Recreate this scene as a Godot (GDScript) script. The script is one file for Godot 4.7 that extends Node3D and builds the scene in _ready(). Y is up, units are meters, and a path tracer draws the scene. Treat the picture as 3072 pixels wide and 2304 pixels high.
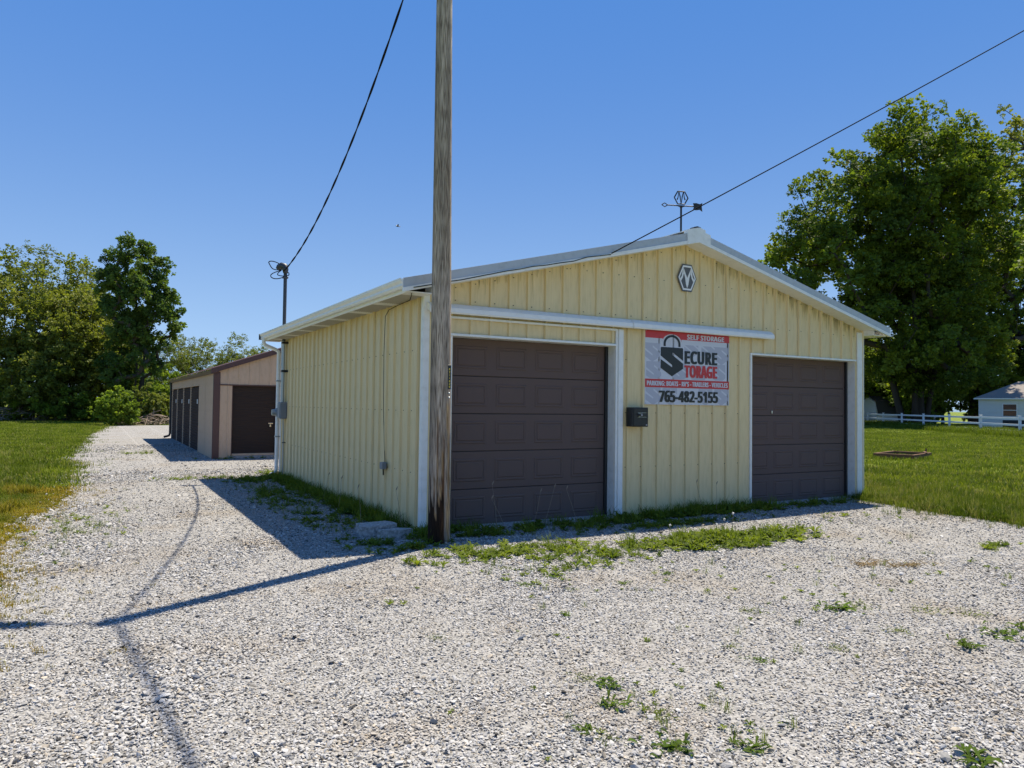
extends Node3D
# A cream metal self-storage building on a gravel yard, seen from the drive.
# x runs along the gable front, z comes out of it, y is up; the front corner of the building stands at the origin.

const G := -0.04          # height of the gravel
const CAM := Vector3(-3.807, 1.658, 9.097)
const RIB := 0.3048
const W := 9.23
const L := 8.61
const RIDGE := 4.615
const PITCH := 0.247

var mats := {}
var noise := FastNoiseLite.new()
var rng := RandomNumberGenerator.new()
var taken := {}

# ------------------------------------------------------------------ helpers
func lin(r: float, g: float, b: float) -> Color:
	return Color(r, g, b).linear_to_srgb()

func mat(key: String, c: Color, rough := 0.8, spec := 0.5, metal := 0.0) -> StandardMaterial3D:
	var m := StandardMaterial3D.new()
	m.resource_name = key
	m.albedo_color = c
	m.roughness = rough
	m.metallic_specular = spec
	m.metallic = metal
	mats[key] = m
	return m

func noise_tex(size: int, freq: float, kind: int, ramp: Array, oct := 4, sd := 1, ret := 1) -> NoiseTexture2D:
	var n := FastNoiseLite.new()
	n.noise_type = kind as FastNoiseLite.NoiseType
	n.frequency = freq
	n.fractal_octaves = oct
	n.seed = sd
	if kind == FastNoiseLite.TYPE_CELLULAR:
		n.fractal_type = FastNoiseLite.FRACTAL_NONE
		n.cellular_return_type = ret as FastNoiseLite.CellularReturnType
	var t := NoiseTexture2D.new()
	t.width = size
	t.height = size
	t.seamless = true
	t.noise = n
	if ramp.size():
		var g := Gradient.new()
		var offs := PackedFloat32Array()
		var cols := PackedColorArray()
		for r in ramp:
			offs.append(r[0])
			cols.append(r[1])
		g.offsets = offs
		g.colors = cols
		t.color_ramp = g
	return t

func tri(m: StandardMaterial3D, scale: Vector3, world := true) -> void:
	m.uv1_triplanar = true
	m.uv1_world_triplanar = world
	m.uv1_scale = scale

func st() -> SurfaceTool:
	var s := SurfaceTool.new()
	s.begin(Mesh.PRIMITIVE_TRIANGLES)
	s.set_smooth_group(-1)
	return s

func t3(s: SurfaceTool, a: Vector3, b: Vector3, c: Vector3) -> void:
	s.add_vertex(a)
	s.add_vertex(b)
	s.add_vertex(c)

func t3o(s: SurfaceTool, a: Vector3, b: Vector3, c: Vector3, inside: Vector3) -> void:
	# front faces run clockwise: seen from outside
	if (b - a).cross(c - a).dot(a - inside) > 0:
		t3(s, a, c, b)
	else:
		t3(s, a, b, c)

func quad(s: SurfaceTool, a: Vector3, b: Vector3, c: Vector3, d: Vector3) -> void:
	t3(s, a, b, c)
	t3(s, a, c, d)

func quado(s: SurfaceTool, a: Vector3, b: Vector3, c: Vector3, d: Vector3, inside: Vector3) -> void:
	t3o(s, a, b, c, inside)
	t3o(s, a, c, d, inside)

func box(s: SurfaceTool, c: Vector3, size: Vector3, bevel := 0.0, basis := Basis()) -> void:
	var h := size * 0.5
	var v := minf(bevel, minf(h.x, minf(h.y, h.z)) * 0.9)
	var ax := [Vector3(1, 0, 0), Vector3(0, 1, 0), Vector3(0, 0, 1)]
	var hh := [h.x, h.y, h.z]
	for a in 3:
		var b := (a + 1) % 3
		var e := (a + 2) % 3
		for sg in [-1.0, 1.0]:
			var q := []
			for k in [[-1, -1], [1, -1], [1, 1], [-1, 1]]:
				q.append(c + basis * (ax[a] * sg * hh[a] + ax[b] * k[0] * (hh[b] - v) + ax[e] * k[1] * (hh[e] - v)))
			quado(s, q[0], q[1], q[2], q[3], c)
			if v > 0.0:
				for sb in [-1.0, 1.0]:
					var p1 = c + basis * (ax[a] * sg * hh[a] + ax[b] * sb * (hh[b] - v) + ax[e] * (hh[e] - v))
					var p2 = c + basis * (ax[a] * sg * hh[a] + ax[b] * sb * (hh[b] - v) - ax[e] * (hh[e] - v))
					var p3 = c + basis * (ax[a] * sg * (hh[a] - v) + ax[b] * sb * hh[b] - ax[e] * (hh[e] - v))
					var p4 = c + basis * (ax[a] * sg * (hh[a] - v) + ax[b] * sb * hh[b] + ax[e] * (hh[e] - v))
					quado(s, p1, p2, p3, p4, c)
	if v > 0.0:
		for x in [-1.0, 1.0]:
			for y in [-1.0, 1.0]:
				for z in [-1.0, 1.0]:
					var w := Vector3(x, y, z)
					t3o(s, c + basis * (w * Vector3(h.x, h.y - v, h.z - v)), c + basis * (w * Vector3(h.x - v, h.y, h.z - v)), c + basis * (w * Vector3(h.x - v, h.y - v, h.z)), c)

func span(s: SurfaceTool, lo: Vector3, hi: Vector3, bevel := 0.0) -> void:
	box(s, (lo + hi) * 0.5, hi - lo, bevel)

func tube(s: SurfaceTool, pts: Array, radii: Array, sides := 8, cap := true) -> void:
	var rings := []
	var n := pts.size()
	var up := Vector3(0.31, 0.87, 0.38)
	for i in n:
		var d: Vector3 = (pts[mini(i + 1, n - 1)] - pts[maxi(i - 1, 0)]).normalized()
		var x := d.cross(up)
		if x.length() < 0.05:
			x = d.cross(Vector3(1, 0, 0))
		x = x.normalized()
		var y := d.cross(x).normalized()
		up = -y
		var r := []
		for k in sides:
			var a := TAU * k / sides
			r.append(pts[i] + (x * cos(a) + y * sin(a)) * radii[mini(i, radii.size() - 1)])
		rings.append(r)
	s.set_smooth_group(0)
	for i in n - 1:
		for k in sides:
			var k2 := (k + 1) % sides
			quado(s, rings[i][k], rings[i][k2], rings[i + 1][k2], rings[i + 1][k], (pts[i] + pts[i + 1]) * 0.5)
	s.set_smooth_group(-1)
	if cap:
		for k in range(1, sides - 1):
			t3o(s, rings[0][0], rings[0][k], rings[0][k + 1], pts[1])
			t3o(s, rings[n - 1][0], rings[n - 1][k], rings[n - 1][k + 1], pts[n - 2])

func prism(s: SurfaceTool, poly: PackedVector2Array, o: Transform3D, depth: float) -> void:
	# a flat outline in the local xy plane, extruded along local +z
	var idx := Geometry2D.triangulate_polygon(poly)
	var mid := Vector2.ZERO
	for p in poly:
		mid += p / poly.size()
	for i in range(0, idx.size(), 3):
		var a := poly[idx[i]]
		var b := poly[idx[i + 1]]
		var c := poly[idx[i + 2]]
		var m := (a + b + c) / 3.0
		t3o(s, o * Vector3(a.x, a.y, depth), o * Vector3(b.x, b.y, depth), o * Vector3(c.x, c.y, depth), o * Vector3(m.x, m.y, depth * 0.5 - signf(depth) * 0.001))
		t3o(s, o * Vector3(a.x, a.y, 0), o * Vector3(b.x, b.y, 0), o * Vector3(c.x, c.y, 0), o * Vector3(m.x, m.y, depth * 0.5))
	var cw := Geometry2D.is_polygon_clockwise(poly)
	for i in poly.size():
		var a := poly[i]
		var b := poly[(i + 1) % poly.size()]
		var q1 := o * Vector3(a.x, a.y, 0)
		var q2 := o * Vector3(b.x, b.y, 0)
		var q3 := o * Vector3(b.x, b.y, depth)
		var q4 := o * Vector3(a.x, a.y, depth)
		var nn := (b - a).orthogonal() * (-1.0 if cw else 1.0)
		var inn := o * Vector3(((a + b) * 0.5 - nn.normalized() * -0.001).x, ((a + b) * 0.5 - nn.normalized() * -0.001).y, depth * 0.5)
		quado(s, q1, q2, q3, q4, inn)

func put(s: SurfaceTool, called: String, m: Material, parent: Node3D) -> MeshInstance3D:
	s.generate_normals()
	var o := MeshInstance3D.new()
	o.name = called
	o.mesh = s.commit()
	o.material_override = null
	if o.mesh.get_surface_count():
		o.mesh.surface_set_material(0, m)
	parent.add_child(o, true)
	return o

func numbered(called: String) -> String:
	taken[called] = taken.get(called, -1) + 1
	return called if taken[called] == 0 else "%s_%03d" % [called, taken[called]]

func thing(called: String, label: String, category: String, at := Vector3.ZERO, group := "") -> Node3D:
	var o := Node3D.new()
	o.name = numbered(called)
	o.position = at
	add_child(o)
	tag(o, label, category, group)
	return o

func tag(o: Node, label: String, category := "", group := "", kind := "") -> void:
	if label:
		o.set_meta("label", label)
	if category:
		o.set_meta("category", category)
	if group:
		o.set_meta("group", group)
	if kind:
		o.set_meta("kind", kind)

func part(called: String, parent: Node3D) -> Node3D:
	var o := Node3D.new()
	o.name = called
	parent.add_child(o, true)
	return o

func text(words: String, height: float, width: float, centre: Vector3, m: Material, parent: Node3D, called := "lettering", bold := true) -> MeshInstance3D:
	var f := SystemFont.new()
	f.font_names = PackedStringArray(["Droid Sans"])
	f.font_weight = 700 if bold else 400
	var t := TextMesh.new()
	t.text = words
	t.font = f
	t.font_size = 64
	t.pixel_size = 0.01
	t.depth = 0.05
	t.curve_step = 1.5
	t.material = m
	var b := t.get_aabb()
	var o := MeshInstance3D.new()
	o.name = called
	o.mesh = t
	var sx := width / maxf(b.size.x, 0.001)
	var sy := height / maxf(b.size.y, 0.001)
	var c := b.get_center()
	o.transform = Transform3D(Basis.from_scale(Vector3(sx, sy, 0.04)), centre - Vector3(c.x * sx, c.y * sy, 0))
	parent.add_child(o, true)
	return o

func multi(called: String, mesh: Mesh, xf: Array, cols: PackedColorArray, parent: Node) -> MultiMeshInstance3D:
	var mm := MultiMesh.new()
	mm.transform_format = MultiMesh.TRANSFORM_3D
	mm.use_colors = cols.size() > 0
	mm.mesh = mesh
	mm.instance_count = xf.size()
	for i in xf.size():
		mm.set_instance_transform(i, xf[i])
		if cols.size():
			mm.set_instance_color(i, cols[i])
	var o := MultiMeshInstance3D.new()
	o.name = called
	o.multimesh = mm
	parent.add_child(o, true)
	return o

func soffit_y(x: float) -> float:
	return 4.345 - PITCH * absf(x - RIDGE)

func left_edge(z: float) -> float:
	var k := [[16.0, -6.2], [6.0, -5.1], [1.05, -4.5], [-1.1, -4.7], [-2.7, -4.55], [-4.5, -4.25], [-8.3, -4.22], [-16.0, -4.4], [-31.0, -4.1], [-47.5, -2.9]]
	var v := -2.9
	for i in k.size() - 1:
		if z <= k[i][0] and z >= k[i + 1][0]:
			v = lerpf(k[i][1], k[i + 1][1], (k[i][0] - z) / (k[i][0] - k[i + 1][0]))
	if z > 16.0:
		v = -6.2
	return v + noise.get_noise_2d(z * 60.0, 7.0) * 0.22

func right_edge(z: float) -> float:
	var v := 8.75
	if z > 0.4:
		v = 8.72 - (z - 0.4) * 0.14
	return v + noise.get_noise_2d(z * 70.0, 90.0) * 0.12

func on_gravel(x: float, z: float) -> bool:
	return z > -47.8 and z < 16.0 and x > left_edge(z) and x < right_edge(z)

func in_building(x: float, z: float) -> bool:
	return (x > -0.03 and x < W + 0.03 and z < 0.03 and z > -L) or (x > -0.78 and x < 5.4 and z < -14.27 and z > -28.1)

func ground_y(x: float, z: float) -> float:
	return G + noise.get_noise_2d(x * 22.0, z * 22.0) * 0.012

# ------------------------------------------------------------------ start
func _ready() -> void:
	noise.seed = 4
	noise.frequency = 0.01
	rng.seed = 77
	set_view()
	materials()
	ground()
	main_building()
	tan_shed()
	utility_pole()
	wires()
	wall_fittings()
	sign_board()
	emblem_plaque()
	weather_vane()
	fence_and_houses()
	trees()
	small_things()
	gravel_stones()
	weeds()
	lawns()

func set_view() -> void:
	var cam := Camera3D.new()
	cam.name = "camera"
	cam.position = CAM
	cam.basis = Basis.from_euler(Vector3(0.0294, -0.5161, 0.0129), EULER_ORDER_YXZ)
	cam.fov = rad_to_deg(2.0 * atan(1152.0 / 2199.7))
	cam.near = 0.1
	cam.far = 3000.0
	add_child(cam)
	var env := Environment.new()
	env.background_mode = Environment.BG_SKY
	var sky := Sky.new()
	var sm := ProceduralSkyMaterial.new()
	sm.sky_top_color = lin(0.0423, 0.1360, 0.3722)
	sm.sky_horizon_color = lin(0.2895, 0.4181, 0.5605)
	sm.sky_curve = 0.13
	sm.sun_angle_max = 12.0
	sm.ground_bottom_color = lin(0.07, 0.08, 0.05)
	sm.ground_horizon_color = lin(0.19, 0.25, 0.28)
	sky.sky_material = sm
	env.sky = sky
	env.tonemap_mode = Environment.TONE_MAPPER_LINEAR
	env.tonemap_exposure = 1.85
	env.sdfgi_enabled = true
	env.ssao_enabled = true
	env.ssil_enabled = true
	var we := WorldEnvironment.new()
	we.name = "world_environment"
	we.environment = env
	add_child(we)
	var sun := DirectionalLight3D.new()
	sun.name = "sun"
	sun.light_energy = 1.6
	sun.light_color = Color(1.0, 0.955, 0.875)
	sun.light_angular_distance = 0.5
	sun.shadow_enabled = true
	var d := Vector3(-0.41, -1.0, 0.225)
	add_child(sun)
	sun.look_at_from_position(Vector3(10, 20, -6), Vector3(10, 20, -6) + d, Vector3.UP)

func materials() -> void:
	# painted steel: faint vertical rain streaks and dust in the paint
	var streak := noise_tex(512, 0.02, FastNoiseLite.TYPE_SIMPLEX, [[0.0, Color(0.94, 0.937, 0.925)], [0.4, Color(0.98, 0.979, 0.975)], [1.0, Color(1, 1, 1)]], 5, 3)
	var m := mat("cream_steel", lin(0.77, 0.605, 0.325), 0.42, 0.5)
	m.albedo_texture = streak
	tri(m, Vector3(1.1, 0.22, 1.1))
	m = mat("tan_steel", lin(0.58, 0.425, 0.30), 0.6, 0.35)
	m.albedo_texture = streak
	tri(m, Vector3(0.8, 0.3, 0.8))
	m = mat("white_trim", lin(0.84, 0.83, 0.79), 0.4, 0.5)
	m.albedo_texture = streak
	tri(m, Vector3(0.5, 0.5, 0.5))
	m = mat("weathered_trim", lin(0.47, 0.49, 0.51), 0.45, 0.5, 0.15)
	m.albedo_texture = streak
	tri(m, Vector3(0.7, 0.7, 0.7))
	m = mat("roof_steel", lin(0.42, 0.43, 0.43), 0.4, 0.5, 0.4)
	mat("vent", lin(0.46, 0.42, 0.36), 0.8)
	mat("dark_gap", lin(0.02, 0.02, 0.02), 0.9)
	# brown doors with an embossed wood grain
	m = mat("door_brown", lin(0.145, 0.102, 0.088), 0.75, 0.2)
	m.heightmap_enabled = true
	m.heightmap_scale = 0.12
	m.heightmap_texture = noise_tex(512, 0.03, FastNoiseLite.TYPE_SIMPLEX, [], 4, 9)
	tri(m, Vector3(1.2, 14.0, 1.2))
	m = mat("roll_door", lin(0.052, 0.039, 0.034), 0.9, 0.15)
	mat("brown_trim", lin(0.095, 0.050, 0.045), 0.5, 0.45)
	mat("brown_roof", lin(0.12, 0.062, 0.058), 0.45, 0.5)
	mat("black_metal", lin(0.014, 0.014, 0.015), 0.45, 0.5)
	mat("black_plastic", lin(0.018, 0.019, 0.021), 0.4, 0.5)
	mat("grey_box", lin(0.20, 0.22, 0.24), 0.5, 0.5)
	mat("galvanised", lin(0.38, 0.41, 0.43), 0.38, 0.5, 0.6)
	mat("dark_pipe", lin(0.045, 0.05, 0.058), 0.45, 0.5, 0.3)
	mat("cable", lin(0.010, 0.010, 0.010), 0.9, 0.2)
	mat("chrome", lin(0.5, 0.5, 0.5), 0.25, 0.5, 0.9)
	mat("mildew", lin(0.60, 0.495, 0.275), 0.9, 0.2)
	mat("screw", lin(0.09, 0.085, 0.07), 0.5, 0.5, 0.3)
	mat("sign_white", lin(0.60, 0.60, 0.64), 0.35, 0.5)
	mat("sign_grey", lin(0.44, 0.44, 0.50), 0.35, 0.5)
	mat("sign_red", lin(0.55, 0.03, 0.035), 0.35, 0.5)
	mat("sign_black", lin(0.012, 0.012, 0.014), 0.35, 0.5)
	mat("emblem_white", lin(0.80, 0.80, 0.80), 0.4, 0.5)
	mat("emblem_grey", lin(0.10, 0.10, 0.105), 0.45, 0.5)
	mat("tag_yellow", lin(0.75, 0.55, 0.05), 0.5)
	m = mat("concrete", lin(0.52, 0.51, 0.49), 0.9)
	m.albedo_texture = noise_tex(256, 0.03, FastNoiseLite.TYPE_SIMPLEX, [[0.0, Color(0.6, 0.6, 0.6)], [1.0, Color(1, 1, 1)]], 5, 21)
	tri(m, Vector3(2, 2, 2))
	# weathered pole wood: grey with vertical checks; stain below
	m = mat("pole_wood", Color(1, 1, 1), 0.85, 0.3)
	m.vertex_color_use_as_albedo = true
	m.albedo_texture = noise_tex(512, 0.025, FastNoiseLite.TYPE_SIMPLEX, [[0.0, Color(0.30, 0.28, 0.27)], [0.38, Color(0.72, 0.69, 0.66)], [0.5, Color(0.92, 0.90, 0.88)], [1.0, Color(1, 1, 1)]], 5, 31)
	m.heightmap_enabled = true
	m.heightmap_scale = 1.2
	m.heightmap_texture = noise_tex(512, 0.03, FastNoiseLite.TYPE_SIMPLEX, [], 5, 32)
	tri(m, Vector3(7.0, 0.22, 7.0))
	mat("bark", lin(0.075, 0.062, 0.050), 0.95, 0.2)
	mats.bark.heightmap_enabled = true
	mats.bark.heightmap_scale = 3.0
	mats.bark.heightmap_texture = noise_tex(256, 0.04, FastNoiseLite.TYPE_SIMPLEX, [], 4, 41)
	tri(mats.bark, Vector3(1.5, 0.4, 1.5))
	mat("pale_bark", lin(0.30, 0.28, 0.24), 0.95, 0.2)
	mat("dead_wood", lin(0.27, 0.215, 0.165), 0.95, 0.2)
	mat("timber", lin(0.13, 0.075, 0.045), 0.85, 0.3)
	mat("fence_white", lin(0.72, 0.73, 0.74), 0.5)
	mat("siding", lin(0.60, 0.62, 0.60), 0.6)
	mat("barn_white", lin(0.62, 0.66, 0.68), 0.6)
	m = mat("shingle", lin(0.36, 0.32, 0.29), 0.95)
	m.albedo_texture = noise_tex(256, 0.08, FastNoiseLite.TYPE_SIMPLEX, [[0.0, Color(0.6, 0.6, 0.6)], [1.0, Color(1, 1, 1)]], 4, 51)
	tri(m, Vector3(0.8, 0.8, 0.8))
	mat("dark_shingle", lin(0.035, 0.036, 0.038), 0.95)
	mat("pane", lin(0.02, 0.022, 0.025), 0.08, 0.5)
	# foliage: colours come with each leaf
	m = mat("leaf", Color(1, 1, 1), 0.6, 0.3)
	m.vertex_color_use_as_albedo = true
	m.cull_mode = BaseMaterial3D.CULL_DISABLED
	m.backlight_enabled = true
	m.backlight = lin(0.92, 0.96, 0.35)
	m = mat("blade", Color(1, 1, 1), 0.7, 0.2)
	m.vertex_color_use_as_albedo = true
	m.cull_mode = BaseMaterial3D.CULL_DISABLED
	m.backlight_enabled = true
	m.backlight = lin(0.72, 0.76, 0.25)
	m = mat("stone", Color(1, 1, 1), 0.9, 0.3)
	m.vertex_color_use_as_albedo = true
	m = mat("twig", Color(1, 1, 1), 0.9, 0.2)
	m.vertex_color_use_as_albedo = true

# ------------------------------------------------------------------ ground
func ground() -> void:
	var m := mat("turf", Color(1, 1, 1), 0.95, 0.2)
	m.albedo_texture = noise_tex(1024, 0.02, FastNoiseLite.TYPE_SIMPLEX, [[0.0, lin(0.085, 0.115, 0.016)], [0.45, lin(0.12, 0.165, 0.022)], [0.62, lin(0.15, 0.185, 0.030)], [1.0, lin(0.20, 0.195, 0.060)]], 6, 61)
	m.heightmap_enabled = true
	m.heightmap_scale = 4.0
	m.heightmap_texture = noise_tex(512, 0.08, FastNoiseLite.TYPE_SIMPLEX, [], 5, 62)
	tri(m, Vector3(0.12, 0.12, 0.12))
	var s := st()
	var e := 1500.0
	quad(s, Vector3(-e, G - 0.03, -e), Vector3(e, G - 0.03, -e), Vector3(e, G - 0.03, e), Vector3(-e, G - 0.03, e))
	var o := put(s, "ground", m, self)
	tag(o, "", "", "", "structure")
	# gravel sheet between its two uneven edges
	m = mat("gravel_bed", Color(1, 1, 1), 0.95, 0.2)
	m.vertex_color_use_as_albedo = true
	m.albedo_texture = noise_tex(1024, 0.10, FastNoiseLite.TYPE_CELLULAR, [[0.0, lin(0.10, 0.096, 0.09)], [0.15, lin(0.185, 0.180, 0.17)], [0.35, lin(0.285, 0.278, 0.265)], [0.75, lin(0.35, 0.342, 0.326)], [1.0, lin(0.23, 0.223, 0.21)]], 1, 63, FastNoiseLite.RETURN_CELL_VALUE)
	m.heightmap_enabled = true
	m.heightmap_scale = 1.2
	m.heightmap_texture = noise_tex(1024, 0.10, FastNoiseLite.TYPE_CELLULAR, [[0.0, Color(1, 1, 1)], [1.0, Color(0, 0, 0)]], 1, 63, FastNoiseLite.RETURN_DISTANCE)
	tri(m, Vector3(0.62, 0.62, 0.62))
	s = st()
	s.set_smooth_group(0)
	var rows := []
	var z := 16.0
	while z > -48.0:
		var row := []
		var a := left_edge(z)
		var b := right_edge(z)
		for i in 61:
			var x := lerpf(a, b, i / 60.0)
			row.append(Vector3(x, ground_y(x, z), z))
		rows.append(row)
		z -= 0.22 if z > -12.0 else 0.6
	for j in rows.size() - 1:
		for i in 60:
			for p in [rows[j][i], rows[j + 1][i], rows[j + 1][i + 1], rows[j][i], rows[j + 1][i + 1], rows[j][i + 1]]:
				s.set_color(dirt(p.x, p.z))
				s.add_vertex(p)
	o = put(s, "gravel_drive", m, self)
	tag(o, "", "", "", "structure")

func dirt(x: float, z: float) -> Color:
	# tan fines show through in patches
	var k := clampf(noise.get_noise_2d(x * 60.0 + 300.0, z * 60.0) * 1.6 + noise.get_noise_2d(x * 900.0, z * 900.0) * 0.9 - 0.25, 0.0, 0.8)
	return Color(1, 1, 1).lerp(Color(0.88, 0.81, 0.72), k)

# ------------------------------------------------------------------ metal walls
func ribbed_wall(parent: Node3D, o: Vector3, u: Vector3, n: Vector3, length: float, offset: float, bottom: float, top: Callable, holes: Array, m: Material, extra: Array, called := "wall_panel", rib_w := 0.058, rib_h := 0.031, pitch := RIB, per := 3) -> void:
	var cuts := [0.0, length]
	var prof := []
	var r := offset - pitch
	while r < length + pitch:
		for p in [[-rib_w * 0.5, 0.0], [-rib_w * 0.30, rib_h], [rib_w * 0.30, rib_h], [rib_w * 0.5, 0.0]]:
			prof.append([r + p[0], p[1]])
			cuts.append(r + p[0])
		# two low stiffening beads between the ribs
		for q in [pitch / 3.0, pitch * 2.0 / 3.0]:
			for p in [[-0.012, 0.0], [0.0, 0.0025], [0.012, 0.0]]:
				prof.append([r + q + p[0], p[1]])
				cuts.append(r + q + p[0])
		r += pitch
	for h in holes:
		cuts.append(h[0])
		cuts.append(h[1])
	cuts.append_array(extra)
	cuts.sort()
	var lift := func(x: float) -> float:
		for i in prof.size() - 1:
			if x >= prof[i][0] and x <= prof[i + 1][0]:
				return lerpf(prof[i][1], prof[i + 1][1], (x - prof[i][0]) / maxf(prof[i + 1][0] - prof[i][0], 1e-6))
		return 0.0
	var tools := {}
	for i in cuts.size() - 1:
		var a: float = cuts[i]
		var b: float = cuts[i + 1]
		if a < -1e-6 or b > length + 1e-6 or b - a < 1e-5:
			continue
		var mid := (a + b) * 0.5
		var pieces := [[bottom, bottom, top.call(a), top.call(b)]]
		for h in holes:
			if mid > h[0] and mid < h[1]:
				var nxt := []
				for p in pieces:
					if h[2] > p[0]:
						nxt.append([p[0], p[1], h[2], h[2]])
					if h[3] < minf(p[2], p[3]):
						nxt.append([h[3], h[3], p[2], p[3]])
				pieces = nxt
		var la: float = lift.call(a + 1e-6)
		var lb: float = lift.call(b - 1e-6)
		for k in pieces.size():
			var key := "%d" % floori((mid - offset + rib_w * 0.6) / (pitch * per))
			if holes.size() and k > 0:
				key += "u"
			if not tools.has(key):
				tools[key] = st()
			var p = pieces[k]
			var lap := 0.003 if posmod(floori((mid - offset + rib_w * 0.6) / (pitch * per)), 2) == 0 else 0.0
			la += lap if k == 0 else 0.0
			lb += lap if k == 0 else 0.0
			quad(tools[key], o + u * a + n * la + Vector3.UP * p[0], o + u * a + n * la + Vector3.UP * p[2], o + u * b + n * lb + Vector3.UP * p[3], o + u * b + n * lb + Vector3.UP * p[1])
	for key in tools:
		put(tools[key], called, m, parent)

func door_sections(parent: Node3D, x0: float, x1: float, y0: float, z: float, m: Material) -> void:
	var d := part("overhead_door", parent)
	var h := 0.532
	for i in 5:
		var s := st()
		var a := y0 + i * h
		span(s, Vector3(x0, a + 0.004, z - 0.05), Vector3(x1, a + h - 0.004, z), 0.006)
		put(s, "door_section", m, d)
		for k in 4:
			var cw := (x1 - x0 - 0.12) / 4.0
			var cx := x0 + 0.06 + cw * (k + 0.5)
			var cy := a + h * 0.5
			var hw := cw * 0.5 - 0.075
			var hh := h * 0.5 - 0.105
			s = st()
			var levels := [[0.0, 0.0005], [0.012, 0.010], [0.029, 0.010], [0.040, 0.0015], [0.056, 0.0125]]
			for j in levels.size() - 1:
				var r0 := rect(cx, cy, hw - levels[j][0], hh - levels[j][0], z + levels[j][1])
				var r1 := rect(cx, cy, hw - levels[j + 1][0], hh - levels[j + 1][0], z + levels[j + 1][1])
				for q in 4:
					quado(s, r0[q], r0[(q + 1) % 4], r1[(q + 1) % 4], r1[q], Vector3(cx, cy, z - 0.3))
			var rl := rect(cx, cy, hw - 0.056, hh - 0.056, z + 0.0125)
			quado(s, rl[0], rl[1], rl[2], rl[3], Vector3(cx, cy, z - 0.3))
			put(s, "raised_panel", m, d)
	bar(d, "added_backing", mats.black_plastic, Vector3(x0 - 0.008, y0, z - 0.075), Vector3(x1 + 0.008, y0 + 5.0 * h, z - 0.052), 0.0)  # added black sheet, stops light showing through the gaps between sections
	var s2 := st()
	span(s2, Vector3(x0, y0 - 0.03, z - 0.045), Vector3(x1, y0 + 0.003, z - 0.006), 0.004)
	put(s2, "bottom_seal", mats.black_plastic, d)

func rect(cx: float, cy: float, hw: float, hh: float, z: float) -> Array:
	return [Vector3(cx - hw, cy - hh, z), Vector3(cx + hw, cy - hh, z), Vector3(cx + hw, cy + hh, z), Vector3(cx - hw, cy + hh, z)]

func bar(parent: Node3D, called: String, m: Material, lo: Vector3, hi: Vector3, bevel := 0.004) -> MeshInstance3D:
	var s := st()
	span(s, lo, hi, bevel)
	return put(s, called, m, parent)

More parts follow.
